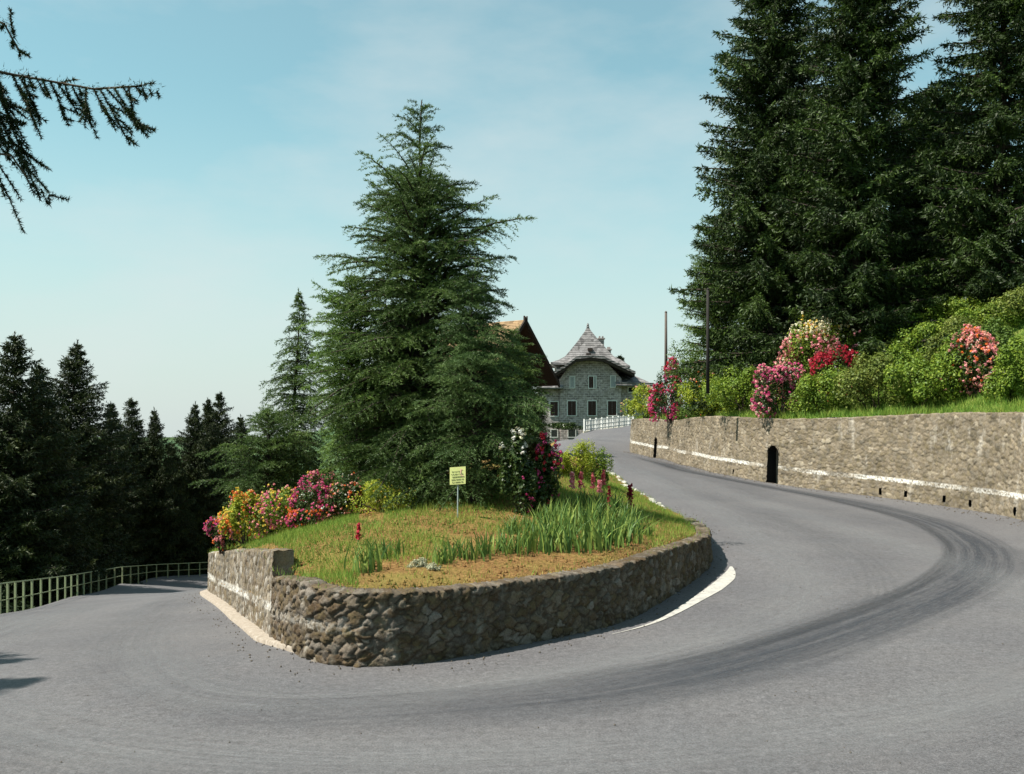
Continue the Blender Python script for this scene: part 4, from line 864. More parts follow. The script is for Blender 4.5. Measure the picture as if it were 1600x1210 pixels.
M_white = plain('white window trim', (0.62, 0.62, 0.60), .8, .1)
M_glass = plain('dark window glass', (0.02, 0.022, 0.025), .1, .2, spec=.8)
fz = 0.0
# main block walls: wide low front, upper gabled bay, body behind
wb = MB()
xl, xr = hx(845), hx(1010); wb.box(xl, xr, .4, 13, -3.5, hz(598))
wb.prism([(hx(877), 0, -3.5), (hx(969), 0, -3.5), (hx(971), 0, hz(592)), (hx(950), 0, hz(569)), (hx(938), 0, hz(564)), (hx(902), 0, hz(564)), (hx(891), 0, hz(570)), (hx(875), 0, hz(592))], (0, 9, 0))
wb.box(hx(884), hx(964), 3.0, 11, hz(600), hz(566))
wb.build('wall', M_hstone, house)
# jerkin gable roof over the bay
rf = MB()
L = [(863, 586), (880, 577), (899, 562.5), (921, 560), (942, 562), (965, 573), (991, 585.5)]
for (a, b) in zip(L[:-1], L[1:]):
    for yy, zz in ((0, 0),):
        A_, B_ = (hx(a[0]), -1.3, hz(a[1])), (hx(b[0]), -1.3, hz(b[1])); t_ = .30
        rf.prism([A_, B_, (B_[0], -1.3, B_[2] + t_), (A_[0], -1.3, A_[2] + t_)], (0, 6.0, 0))
rf.build('gable_roof', M_slate, house)
sf = MB()
for (a, b) in zip(L[:-1], L[1:]):
    A_, B_ = (hx(a[0]) * .985, -1.2, hz(a[1]) - .3), (hx(b[0]) * .985, -1.2, hz(b[1]) - .3)
    sf.prism([A_, B_, (B_[0], -1.2, B_[2] + .28), (A_[0], -1.2, A_[2] + .28)], (0, 3.2, 0))
sf.build('soffit', M_soffit, house)
# bell-cast pyramid spire
ax, ay = hx(923.5), 4.8
levels = [(503, .04), (511, .35), (530, 1.4), (546, 2.4), (555, 3.0), (561, 3.8), (565.5, 4.8)]
sp_ = MB(); rings = []
for (py, r_) in levels:
    zz = hz(py)
    rings.append([(ax - r_, ay - r_ * .82, zz), (ax + r_, ay - r_ * .82, zz - (.0 if r_ < 4 else .45)), (ax + r_, ay + r_ * .82, zz - (.0 if r_ < 4 else .45)), (ax - r_, ay + r_ * .82, zz)])
V = [v for r in rings for v in r]; Fc = []
for i in range(len(rings) - 1):
    for j in range(4): k2 = (j + 1) % 4; Fc.append([(i + 1) * 4 + j, (i + 1) * 4 + k2, i * 4 + k2, i * 4 + j])
n0 = len(V); last = rings[-1]; V += [(v[0] * .0 + v[0], v[1], v[2] - .22) for v in last]
for j in range(4): k2 = (j + 1) % 4; Fc.append([n0 + j, n0 + k2, (len(rings) - 1) * 4 + k2, (len(rings) - 1) * 4 + j])
Fc.append([n0 + 3, n0 + 2, n0 + 1, n0]); Fc.append([0, 1, 2, 3]); sp_.add(V, Fc)
spire = sp_.build('spire_roof', M_slate, house)
mb = MB(); mb.tube([(ax, ay, hz(505)), (ax, ay, hz(503)), (ax, ay, hz(501.5)), (ax, ay, hz(498))], [.22, .12, .16, .02], 8); mb.build('finial', M_slate, spire)
mb = MB()
for (px_, py_) in ((925, 543.5), (922, 552)): mb.box(hx(px_) - .28, hx(px_) + .28, ay - (hz(503) - hz(py_)) * .62 - .35, ay - 1.0, hz(py_) - .16, hz(py_) + .16)
mb.build('roof_vent', M_soffit, spire)
mb = MB(); mb.tube([(hx(860), 1.2, hz(567)), (hx(877), 2.6, hz(577))], .1, 5); mb.build('roof_strut', M_white, house)
# belt walls under spire (tower body)
mb = MB(); mb.box(hx(872), hx(972), 3.2, 10.0, hz(600), hz(567)); mb.build('tower_wall', M_hstone, house)
# wings
mb = MB()
mb.prism([(hx(968), -.9, hz(601)), (hx(1020), -.9, hz(601.5)), (hx(1020), -.9, hz(599)), (hx(968), -.9, hz(598.5))], (0, .02, 0))
mb.add([(hx(962), -.9, hz(601.5)), (hx(1021), -.9, hz(601.5)), (hx(985), 4.5, hz(578)), (hx(955), 4.5, hz(574)), (hx(962), 10, hz(601.5)), (hx(1021), 10, hz(601.5)),
        (hx(962), -.9, hz(603.5)), (hx(1021), -.9, hz(603.5)), (hx(962), 10, hz(603.5)), (hx(1021), 10, hz(603.5))],
       [(0, 1, 2, 3), (3, 2, 5, 4), (1, 5, 2), (0, 3, 4), (6, 7, 1, 0), (7, 9, 5, 1), (9, 8, 4, 5), (8, 6, 0, 4), (6, 8, 9, 7)])
mb.build('wing_roof', M_slate, house); mb = MB()
mb.add([(hx(838), -.9, hz(606)), (hx(880), -.9, hz(606)), (hx(880), 4.5, hz(580)), (hx(862), 4.5, hz(583)), (hx(838), 10, hz(606)), (hx(880), 10, hz(606)),
        (hx(838), -.9, hz(608)), (hx(880), -.9, hz(608)), (hx(838), 10, hz(608)), (hx(880), 10, hz(608))],
       [(0, 1, 2, 3), (3, 2, 5, 4), (1, 5, 2), (0, 3, 4), (6, 7, 1, 0), (7, 9, 5, 1), (9, 8, 4, 5), (8, 6, 0, 4), (6, 8, 9, 7)])
mb.build('wing_roof', M_slate, house)
# windows
def hwin(x0, x1, y0, y1, yy, shut=True, trim=True, mm=None):
    f = MB(); t_ = .09; X0, X1, Z0_, Z1_ = hx(x0), hx(x1), hz(y1), hz(y0)
    f.box(X0 - t_, X0, yy - .05, yy + .1, Z0_ - t_, Z1_ + t_); f.box(X1, X1 + t_, yy - .05, yy + .1, Z0_ - t_, Z1_ + t_); f.box(X0, X1, yy - .05, yy + .1, Z1_, Z1_ + t_); f.box(X0, X1, yy - .08, yy + .1, Z0_ - t_, Z0_)
    w_ = f.build('window', M_white, house)
    s = MB()
    if shut:
        n = 2; wv_ = (X1 - X0) / 2
        for k in range(2):
            a = X0 + k * wv_ + .02; b = a + wv_ - .04
            s.box(a, b, yy - .03, yy + .02, Z0_ + .02, Z1_ - .02)
            zz = Z0_ + .12
            while zz < Z1_ - .15: s.box(a + .07, b - .07, yy - .045, yy - .031, zz, zz + .06); zz += .13
        s.build('shutter', mm or M_shut, w_)
    else:
        s.box(X0 + .001, X1 - .001, yy - .02, yy + .03, Z0_ + .001, Z1_ - .001); s.build('pane', M_glass, w_)
for (a, b) in ((860, 872), ): hwin(a, b, 628, 650, .37)
for (a, b) in ((887, 900), (918.7, 931.3), (949.7, 963)): hwin(a, b, 627, 649.5, -.03)
hwin(980.5, 992.5, 626, 648.5, .37)
hwin(920, 927, 588.5, 606.5, -.03)
M_shutg = plain('grey shutters', (0.33, 0.35, 0.36), .8)
hwin(891, 897.5, 589, 606, -.03, mm=M_shutg); hwin(954.5, 961, 588, 605, -.03, mm=M_shutg)
hwin(928.2, 931, 588.5, 606.5, -.05, mm=M_shutg)
hwin(982.5, 994, 605.5, 612.5, .37, shut=False)
hwin(861.5, 871, 672, 683, .37, shut=False); hwin(888, 899, 671, 683, -.03, shut=False)
# chimneys
def chim(x0, x1, yt, yb, yy, nm='chimney'):
    c_ = MB(); c_.box(hx(x0), hx(x1), yy, yy + .8, hz(yb), hz(yt) - .2); o = c_.build(nm, M_hstone, house)
    k_ = MB(); k_.box(hx(x0) - .12, hx(x1) + .12, yy - .12, yy + .92, hz(yt) - .2, hz(yt) - .05); k_.box(hx(x0) + .05, hx(x0) + .25, yy + .2, yy + .6, hz(yt) - .05, hz(yt) + .2); k_.box(hx(x1) - .25, hx(x1) - .05, yy + .2, yy + .6, hz(yt) - .05, hz(yt) + .2); k_.build('chimney_cap', M_hstone, o)
chim(943, 952, 520, 575, 6.5); chim(953, 959.5, 541, 578, 3.6); chim(941.5, 944.5, 532, 560, 5.0)
# ivy ledge
iv = shrub(empty('ivy_hedge', (hx(878) + HX, HY - 1.0, hz(672) + HZ0), 'low green hedge along the foot of the stone house, left of the white fence', 'hedge'), 41, 5.2, 1.0, .95, M_shrub_dark, 3500, .16, stems=False)
# small far tree right of the roof
tr = empty('conifer_tree', (W(970, 600, 150)[0], 150, 0), 'tiny conifer top showing behind the right slope of the villa roof', 'tree'); conifer(tr, 42, W(970, 557, 150)[2], 2.4, M_spruce_far, 'spruce', .2, .7, (.4, .14), .2, tw=.6, sp=.3)

# white lattice fence at the upper road
wf0 = W(913, 676, 89); wf1 = W(990, 666.5, 99.5); dv = wf1 - wf0; Lf = float(np.linalg.norm(dv[:2])); az = math.atan2(dv[1], dv[0])
wf = empty('lattice_fence', wf0, 'white lattice fence on a low cream kerb in front of the villa', 'fence', rz=az)
sl_ = dv[2] / Lf; fh = 1.15
mb = MB(); mb.prism([(0, -.15, -1.2), (Lf, -.15, -1.2 + sl_ * Lf), (Lf, -.15, .1 + sl_ * Lf), (0, -.15, .1)], (0, .3, 0)); mb.build('base_kerb', plain('cream kerb', (0.5, 0.46, 0.36), .9), wf)
n = 9
for k in range(n + 1):
    x = Lf * k / n; mb = MB(); mb.box(x - .07, x + .07, -.07, .07, sl_ * x + .1, sl_ * x + fh + .1); mb.build('post', M_white, wf)
mb = MB()
for zz in (.25, .62, 1.05): mb.prism([(0, -.025, zz), (Lf, -.025, zz + sl_ * Lf), (Lf, -.025, zz + .07 + sl_ * Lf), (0, -.025, zz + .07)], (0, .05, 0))
mb.build('rail', M_white, wf)
mb = MB()
for k in range(int(Lf / .35)):
    x = .17 + k * .35; mb.box(x - .03, x + .03, -.03, -.026 + .056, sl_ * x + .12, sl_ * x + fh)
mb.build('lattice', M_white, wf)

# ------------------------------------------------------------------ chalet with the tiled roof
cd = 60.0; apx = W(820, 500, cd)
chal = empty('chalet', (apx[0], apx[1], -1.0), 'timber chalet with orange tiled roof half hidden behind the cedars', 'house')
rd = norm(np.array([-.80, .60, 0])); gd = np.array([.60, .80, 0]); za = apx[2] + 1.0; hw_ = 3.7; dr_ = 3.75
M_tile = tile_mat('orange roof tiles', (0.17, 0.11, 0.06), (0.30, 0.20, 0.11), (2.6, 1)); M_wood = plain('dark chalet timber', (0.028, 0.019, 0.015), .85, .4, 4)
def cp(a, g, z): return tuple(rd * a + gd * g + np.array([0, 0, z]))
for sgn, nm in ((-1, 'roof'), (1, 'roof')):
    mb = MB(); mb.prism([cp(0, 0, za), cp(0, sgn * hw_, za - dr_), cp(0, sgn * hw_, za - dr_ - .12), cp(0, 0, za - .14)], tuple(rd * 7)); mb.build(nm, M_tile, chal)
    mb = MB(); mb.prism([cp(-.12, -sgn * .15, za + .24), cp(-.12, sgn * (hw_ + .05), za - dr_ - .06), cp(-.12, sgn * (hw_ + .05), za - dr_ - .36), cp(-.12, -sgn * .15, za - .04)], tuple(rd * .12)); mb.build('barge_board', M_wood, chal)
    mb = MB(); mb.prism([cp(0.01, 0, za - .15), cp(0.01, sgn * (hw_ - .02), za - dr_ - .13), cp(0.01, sgn * (hw_ - .02), za - dr_ - .25), cp(0.01, 0, za - .3)], tuple(rd * 6.9)); mb.build('eave_board', M_wood, chal)
mb = MB(); mb.prism([cp(1.5, -2.8, -1.5), cp(1.5, 2.8, -1.5), cp(1.5, 2.8, za - 3.15), cp(1.5, 0, za - .31), cp(1.5, -2.8, za - 3.15)], tuple(rd * 5)); mb.build('wall', M_wood, chal)
for g in (-1.2, 1.2):
    mb = MB(); mb.prism([cp(1.46, g - .4, za - 4.4), cp(1.46, g + .4, za - 4.4), cp(1.46, g + .4, za - 3.3), cp(1.46, g - .4, za - 3.3)], tuple(rd * .03)); mb.build('window', M_glass, chal)

# ------------------------------------------------------------------ notice board
sg0 = surf_hit(715, 810, islZ); sgd = sg0[1]
M_board = plain('yellow green board', (0.52, 0.56, 0.22), .7, .12, 10); M_ink = plain('dark lettering', (0.10, 0.13, 0.06), .8, .1)
sgn = empty('notice_board', (sg0[0], sg0[1], sg0[2] - .05), 'small yellow-green notice board on a thin post under the cedars', 'sign')
ps = sgd / F; topz = CH - (731 - HZ) * ps - sgn.location.z; botz = CH - (758 - HZ) * ps - sgn.location.z; bw = 26 * ps
mb = MB(); mb.tube([(0, 0.02, 0), (0.01, 0.02, topz - .1)], .016, 8); mb.build('post', plain('galvanised post', (0.30, 0.36, 0.36), .5), sgn)
ang = R(-18); ca, sa = math.cos(ang), math.sin(ang); mb = MB()
def bp(u, v, z): return (ca * u - sa * v, sa * u + ca * v, z)
mb.prism([bp(-bw / 2, 0, botz), bp(bw / 2, 0, botz + .03), bp(bw / 2, 0, topz + .03), bp(-bw / 2, 0, topz)], (-sa * .02, -ca * .02, 0)); bd = mb.build('board', M_board, sgn)
rg = random.Random(9); hh_ = topz - botz
for r_ in range(5):
    mb = MB(); z = topz - hh_ * (.24 + .155 * r_); u = -bw * .38 + rg.uniform(0, .03); ue = bw * (.12 if r_ == 0 else .38)
    while u < ue:
        l_ = rg.uniform(.012, .03); mb.prism([bp(u, -.023, z + u * .1), bp(u + l_, -.023, z + (u + l_) * .1), bp(u + l_, -.023, z + .02 + (u + l_) * .1), bp(u, -.023, z + .02 + u * .1)], (0, -.002, 0)); u += l_ + rg.choice([.006, .006, .018])
    mb.build('text_line', M_ink, bd)
mb = MB(); z = topz - hh_ * .1; mb.prism([bp(bw * .20, -.023, z - .10), bp(bw * .24, -.023, z - .10), bp(bw * .27, -.023, z - .01), bp(bw * .36, -.023, z + .0), bp(bw * .2, -.023, z + .02)], (0, -.002, 0)); mb.prism([bp(bw * .22, -.0235, z - .13), bp(bw * .40, -.0235, z - .16), bp(bw * .40, -.0235, z - .145), bp(bw * .24, -.0235, z - .11)], (0, -.002, 0))
mb.build('emblem', plain('red white emblem', (0.65, 0.40, 0.32), .7, .2), bd)

# ------------------------------------------------------------------ shrubs on the island
def bush_at(name, px, pyb, wpx, hpx, label, mleaf, blooms=(), zf=islZ, seed=0, n=4000, ls=.06, cat='bush', d=None, lobes=15, group=None, dpf=1.0, lift=0.0, d1=120):
    p = surf_hit(px, pyb, zf, d1=d1) if d is None else np.array([(px - CX) / F * d, d, zf((px - CX) / F * d, d)[0]])
    ps_ = p[1] / F; yb_ = HZ + (CH - p[2]) / ps_
    h_ = (hpx + (yb_ - pyb)) * ps_; r = empty(name, (p[0], p[1], p[2] - .05), label, cat, group)
    shrub(r, seed, wpx * ps_, wpx * ps_ * dpf, h_, mleaf, n, ls, blooms, lobes, lift); return r
ev = lambda x, y, z: .9
top = lambda x, y, z: 1.0 if z > .45 else .3
az_ = 'azalea_bush'
bush_at(az_, 346, 852, 56, 50, 'magenta and pink azalea at the left end, overhanging the wall corner', M_shrub_dark, [(P_mag, 60, .05, .05, ev), (P_pink, 40, .05, .05, ev), (P_orange, 20, .05, .05, ev)], d=26.5, seed=51, n=3500)
bush_at(az_, 385, 838, 79, 82, 'yellow and orange azalea, second from the left end', M_shrub_yellow, [(P_yellow, 70, .05, .05, ev), (P_orange, 60, .045, .05, ev), (P_pink, 45, .04, .05, ev)], d=25.5, seed=52, n=4500)
bush_at(az_, 425, 822, 84, 78, 'pink and yellow azalea, just left of the large magenta one', M_shrub, [(P_yellow, 60, .05, .05, ev), (P_pink, 80, .045, .05, ev), (P_mag, 40, .045, .05, ev)], d=25.5, seed=53, n=4500)
bush_at(az_, 478, 812, 94, 66, 'magenta azalea with orange-red lower flowers in the middle of the row', M_shrub_dark, [(P_mag, 110, .05, .05, top), (P_orange, 70, .045, .05, lambda x, y, z: 1.0 if z < .45 else .1), (P_pink, 26, .045, .05, ev)], d=25, seed=54, n=5000)
bush_at(az_, 508, 800, 66, 76, 'tall pink and red azalea under the cedar boughs', M_shrub_dark, [(P_pink, 60, .045, .05, top), (P_mag, 50, .045, .05, top), (P_yellow, 30, .045, .05, top)], d=26.5, seed=55, n=3500)
bush_at(az_, 545, 806, 71, 70, 'dark azalea with few salmon flowers, right of the pink one', M_shrub_dark, [(P_salmon, 35, .04, .05, ev), (P_orange, 16, .04, .05, ev)], d=25, seed=56, n=4000)
bush_at(az_, 596, 812, 104, 70, 'flowerless yellow-green azalea right end of the row, beside the dark cedar skirt', M_shrub_yellow, [(P_yellow, 24, .03, .035, top)], d=24, seed=57, n=3600, ls=.05)
bush_at('rhododendron_bush', 812, 745, 60, 74, 'dark rhododendron crowned with white and cream flowers', M_shrub_dark, [(P_white, 14, .08, .07, lambda x, y, z: 1.0 if z > .74 else 0), (P_cream, 8, .07, .07, lambda x, y, z: 1.0 if z > .65 else 0), (P_mag, 12, .06, .06, lambda x, y, z: 1.0 if z < .5 and x > 0 else 0)], d=23, seed=58, n=5500, ls=.09)
bush_at('rhododendron_bush', 848, 742, 50, 66, 'rhododendron with crimson flowers, right of the white one', M_shrub_dark, [(P_red, 26, .08, .07, lambda x, y, z: 1.0 if z > .5 else .1), (P_mag, 34, .08, .07, top)], d=23.4, seed=59, n=4500, ls=.09)
bush_at('leafy_bush', 895, 746, 66, 62, 'rounded yellow-green bush at the road edge behind the flower stalks', M_shrub_yellow, d=33, seed=60, n=7000, ls=.06, lobes=12)
bush_at('leafy_bush', 934, 745, 44, 48, 'smaller green bush leaning toward the road, right of the rounded one', M_shrub, d=34, seed=61, n=4500, ls=.06)
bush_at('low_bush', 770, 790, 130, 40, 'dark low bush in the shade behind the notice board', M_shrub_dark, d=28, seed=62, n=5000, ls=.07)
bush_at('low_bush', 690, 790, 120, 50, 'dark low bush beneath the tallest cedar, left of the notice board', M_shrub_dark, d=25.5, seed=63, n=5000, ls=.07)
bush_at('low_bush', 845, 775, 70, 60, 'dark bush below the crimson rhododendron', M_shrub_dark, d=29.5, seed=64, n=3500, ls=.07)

# iris clumps
def iris(root, seed, n=34, h=.55, sp_=.22):
    rng = np.random.default_rng(seed); T = []; A = []
    for k in range(n):
        b = np.array([rng.normal(0, sp_ * .5), rng.normal(0, sp_ * .5), 0]); az = rng.uniform(0, 6.28); ln_ = rng.uniform(.05, .32) * (1.8 if rng.random() < .2 else 1); H_ = h * rng.uniform(.65, 1.12); wd_ = rng.uniform(.014, .026)
        dirv = np.array([math.cos(az), math.sin(az), 0]); sd = np.array([-math.sin(az), math.cos(az), 0]) if rng.random() < .5 else dirv
        sd = norm(sd + rng.normal(0, .3, 3) * np.array([1, 1, 0])); pts = []
        for t in (0, .35, .7, 1.0):
            c_ = b + dirv * ln_ * t ** 2.2 + np.array([0, 0, H_ * (t - .12 * t ** 3 * (ln_ > .3))]); pts.append((c_ - sd * wd_ * (1 - t ** 2) , c_ + sd * wd_ * (1 - t ** 2)))
        a_ = rng.random()
        for i in range(3):
            T += [[pts[i][0], pts[i][1], pts[i + 1][1]], [pts[i][0], pts[i + 1][1], pts[i + 1][0]]]; A += [a_, a_]
    f = Fol(); f.add(np.array(T), np.array(A)); f.build('leaves', M_iris, root)
ir0 = [iris(empty('iris_clump', (0, 0, 0), 'x', 'plant'), 200 + k, 46, .56, .3) or bpy.data.objects[-1] for k in range(0)]
protos = []
rng = np.random.default_rng(12)
IRIS = 0
row = [(690, 880, 46), (712, 872, 44), (736, 874, 48), (760, 866, 46), (786, 862, 50), (808, 866, 44), (832, 856, 56), (852, 862, 58), (872, 848, 66), (890, 862, 60), (908, 846, 74), (926, 858, 62), (942, 840, 66), (958, 852, 58), (972, 838, 60), (985, 848, 50), (1004, 836, 44),
       (845, 832, 54), (880, 826, 60), (920, 822, 60), (950, 818, 54), (980, 822, 48), (905, 800, 46), (935, 798, 42), (962, 800, 40), (885, 806, 44), (865, 815, 40), (820, 833, 36), (800, 833, 30)]
for i, (px, py, hp) in enumerate(row):
    p = surf_hit(px, py, islZ); hm = hp * p[1] / F
    if len(protos) < 5:
        r = empty('iris_clump', p, 'x', 'plant'); iris(r, 200 + i, 42, .58, .30); protos.append(r)
    else: r = copy_tree(protos[int(rng.integers(0, 5))])
    s_ = hm / .58 * .86; r.location = (p[0], p[1], p[2] - .02); r.scale = (max(.8, s_), max(.8, s_), s_); r.rotation_euler = (0, 0, rng.uniform(0, 6))
    fr = sum(1 for q_ in row[:22] if q_[0] <= px and q_[1] >= 834) if py >= 834 else sum(1 for q_ in row if q_[0] <= px and q_[1] < 834)
    r['label'] = 'clump of upright iris leaves, %s from the left in the %s line' % (ordinal(fr), 'front' if py >= 834 else 'back'); r['category'] = 'plant'; r['group'] = 'iris clumps in the flower bed row'
p = surf_hit(572, 893, islZ); r = copy_tree(protos[0]); r.location = (p[0], p[1], p[2] - .02); r.scale = (1.1, 1.1, 1.05)
r['label'] = 'blue-green iris clump standing alone near the front left of the bed'; del r['group']
p = surf_hit(600, 872, islZ); r = copy_tree(protos[2]); r.location = (p[0], p[1], p[2] - .02); r.scale = (.9, .9, .7); r['label'] = 'smaller iris clump just behind and right of the lone front one'; del r['group']
# low silvery plants
M_silver = leaf_mat('silvery leaves', [(0.22, 0.24, 0.13), (0.34, 0.34, 0.22), (0.5, 0.5, 0.38)], .2)
bush_at('silver_plant', 655, 888, 34, 22, 'low pale silvery plant between the lone iris clump and the iris row', M_silver, seed=65, n=1500, ls=.03)
bush_at('silver_plant', 677, 890, 24, 15, 'smaller low silvery plant touching the left end of the iris row', M_silver, seed=66, n=900, ls=.03)

# flower stalks
def stalk(px, py, hp, mat_, label, fl=.45, seed=0, wd_=1.0):
    rng = np.random.default_rng(seed); p = surf_hit(px, py, islZ); ps_ = p[1] / F; H_ = hp * ps_; r = empty('flower_stalk', (p[0], p[1], p[2] - .02), label, 'flower', 'tall flower stalks in the bed')
    mb = MB(); mb.tube([(0, 0, 0), (.01, 0, H_ * .5), (0.02, 0, H_ * .97)], [.010, .008, .004], 5); mb.build('stem', M_iris.copy() if False else M_stem, r)
    n = 60; z = H_ * (1 - fl * rng.random(n)); rr_ = .05 * wd_ * (1.15 - (z / H_ - (1 - fl)) / fl * .7); a = rng.uniform(0, 6.28, n)
    c_ = np.column_stack([np.cos(a) * rr_ * rng.uniform(.3, 1, n) + .015, np.sin(a) * rr_ * rng.uniform(.3, 1, n), z]); nr = norm(rng.normal(0, 1, (n, 3))); u = norm(np.cross(nr, rng.normal(0, 1, (n, 3)))); v = np.cross(nr, u); l_ = .06 * wd_
    f = Fol(); ra = rng.random(n); f.add(np.stack([c_ - u * l_ / 2, c_ + v * l_ / 2, c_ + u * l_ / 2], 1), ra); f.add(np.stack([c_ - u * l_ / 2, c_ + u * l_ / 2, c_ - v * l_ / 2], 1), ra); f.build('blossoms', mat_, r)
M_stem = plain('green stem', (0.07, 0.13, 0.04), .8)
stalk(559, 852, 36, P_red, 'single red flower stalk in the grass behind the lone iris clump', .7, 1)
stalk(893, 800, 64, P_pink, 'leftmost pink flower stalk in front of the yellow-green bush', .4, 2, 1.3)
stalk(907, 806, 70, P_stalk, 'magenta flower stalk, second from the left before the bush', .38, 3, 1.3)
stalk(926, 806, 68, P_stalk, 'magenta-pink flower stalk in the middle, before the two bushes', .36, 4, 1.3)
stalk(936, 812, 62, P_pink, 'pink flower stalk leaning beside the rightmost of the bush group', .3, 5, 1.3)
stalk(942, 800, 66, P_stalk, 'tallest red-pink flower stalk right of the bush group', .34, 6, 1.2)
stalk(951, 806, 46, P_wine, 'dark wine-red flower spike rising from the iris leaves', .8, 7, 1.2)
stalk(984, 800, 44, P_wine, 'broad dark wine-red flower spike nearest the road', .75, 8, 1.9)

# grass as ground cover
def grass(name, poly, n, zf, h, m_, mask=None, seed=0, wid=.006):
    rng = np.random.default_rng(seed); poly = np.asarray(poly); x0, y0 = poly.min(0); x1, y1 = poly.max(0); X_, Y_ = [], []
    x = rng.uniform(x0, x1, n * 6); y = rng.uniform(y0, y1, n * 6); k = inside(poly, x, y); x, y = x[k], y[k]
    if mask is not None: k = rng.random(len(x)) < mask(x, y); x, y = x[k], y[k]
    x, y = x[:n], y[:n]; z = zf(x, y) - .01; n = len(x)
    cl_ = .5 + .5 * np.sin(x * 3.1 + 2 * np.sin(y * 1.7)) * np.sin(y * 2.7 + np.sin(x * 2.2))
    H_ = h * rng.uniform(.4, 1.2, n) * (.55 + .7 * cl_); P = np.column_stack([x, y, z]); D = norm(rng.normal(0, .35, (n, 3)) + np.array([0, 0, 1.0])); s = norm(np.cross(D, rng.normal(0, 1, (n, 3))))
    w_ = wid * rng.uniform(.7, 1.4, n)[:, None]
    T = np.stack([P - s * w_, P + s * w_, P + D * H_[:, None]], 1); f = Fol(); f.add(T, np.clip(.5 * rng.random(n) + .5 * cl_, 0, 1)); o = f.build(name, m_, None); tag(o, kind='stuff'); return o
def pxy(x, y, zf=islZ):
    z = zf(x, y); return CX + x / y * F, HZ + (CH - z) / y * F
IP = np.array(isl_keep)
def gm(x, y):      # lush grass: left part and thin cover right of the bed
    px, py = pxy(x, y); m_ = np.zeros(len(x))
    m_ = np.where((px < 560) & (py > 770), 1.0, m_); m_ = np.where((px >= 560) & (px < 700) & (py > 815) & (py < 880), .9, m_)
    m_ = np.where((px > 600) & (py < 835) & (y < 35), .55, m_)
    m_ = np.where((px > 1010) & (y < 40), .5, m_); m_ = np.where((px >= 880) & (y > 27) & (y < 45), .7, m_)
    m_ = np.where(m_ == 0, .05, m_); d_ = dist_poly(inn[:, :2], x, y); return np.where(d_ < .36, m_ * .15, m_) * (y < 50)
tag(grass('grass', IP[IP[:, 1] < 60], 130000, islZ, .18, M_grass, gm, 1, .006), 'bright green and yellow grass growing on the island bed', 'grass')
def dm(x, y):
    px, py = pxy(x, y); d_ = dist_poly(inn[:, :2], x, y); return np.where((y < 30) & (d_ > .33), .12 + .5 * np.exp(-((d_ - .7) / .5) ** 2), 0)
tag(grass('dry_grass', IP[IP[:, 1] < 40], 26000, islZ, .07, M_dry, dm, 2, .006), 'short dry straw-coloured grass along the rim of the flower bed', 'grass')
BP = BANKPOLY
def bmk(x, y):
    d_ = dist_poly(seg_back, x, y); return np.where((d_ < 5) & (y < 88) & (y > 26), 1.0, np.where((y > 26) & (y < 62) & (x < 30), .35, 0))
tag(grass('bank_grass', np.array([[9, 90], [14, 26], [36, 26], [36, 90]]), 90000, lambda x, y: np.where(inside(BP, x, y), bankZ(x, y), 0.0), .42, M_grass, lambda x, y: bmk(x, y) * inside(BP, x, y), 3, .018), 'green and yellow grass fringe on top of the retaining wall', 'grass')
# crumbs of soil on the bed
V = []; Fc = []; rng = np.random.default_rng(31); kk = 0; sm = MB()
xs_ = rng.uniform(-4, 5.6, 9000); ys_ = rng.uniform(14.5, 27, 9000); ok = inside(IP, xs_, ys_) & (dist_poly(inn[:, :2], xs_, ys_) > .35); xs_, ys_ = xs_[ok][:2600], ys_[ok][:2600]; zs_ = islZ(xs_, ys_)
oct_ = np.array([[1, 0, 0], [-1, 0, 0], [0, 1, 0], [0, -1, 0], [0, 0, 1], [0, 0, -1]]); of = [(0, 2, 4), (2, 1, 4), (1, 3, 4), (3, 0, 4), (2, 0, 5), (1, 2, 5), (3, 1, 5), (0, 3, 5)]
for x, y, z in zip(xs_, ys_, zs_): sm.add(oct_ * rng.uniform(.012, .045) * rng.uniform(.6, 1.2, (6, 3)) + np.array([x, y, z + .01]), of)
tag(sm.build('soil_clods', M_soil), 'loose brown clods of earth scattered over the flower bed', 'soil', kind='stuff')

# ------------------------------------------------------------------ shrubs on the bank
rb = 'rhododendron_bush'; bu = 'leafy_bush'
def bb(name, px, pyb, w_, h_, label, m_, blooms=(), seed=0, n=4500, ls=.12, d=None, lobes=17, lift=0.): 
    if name == rb:
        d = (surf_hit(px, pyb, bankZ)[1] if d is None else d) - .8; blooms = [(a_, int(b_ * 1.6), c_, e_, f_) for a_, b_, c_, e_, f_ in blooms]
    return bush_at(name, px, pyb, w_ * (1.25 if name == bu else 1.3), h_ * (1.08 if name == rb else 1), label, m_, blooms, bankZ, seed, n, ls, d=d, lobes=lobes, lift=lift)
bb(bu, 1008, 652, 56, 54, 'yellow-green bush at the far end of the wall, nearest the villa', M_shrub_yellow, [(P_salmon, 14, .12, .1, top)], 81, 5500, d=73)
bb(rb, 1047, 650, 50, 86, 'narrow crimson rhododendron in front of the bare pole', M_shrub_dark, [(P_red, 70, .15, .13, top), (P_mag, 90, .15, .13, ev)], 82, 4000, d=64)
bb(bu, 1032, 620, 22, 50, 'small dark bush beside the foot of the bare pole', M_shrub_dark, (), 83, 2500, d=70)
bb(bu, 1098, 605, 70, 44, 'brownish green bush behind the bright ones, at the dark pole', M_shrub_dark, [(P_salmon, 26, .12, .11, ev), (P_orange, 14, .1, .1, ev)], 84, 4500, d=60)
bb(bu, 1104, 644, 84, 62, 'bright green bush just right of the crimson rhododendron', M_shrub_yellow, (), 85, 6500, d=56.5)
bb(bu, 1165, 642, 110, 78, 'large bright green bush left of the magenta rhododendron', M_shrub, (), 86, 8500, d=52.5)
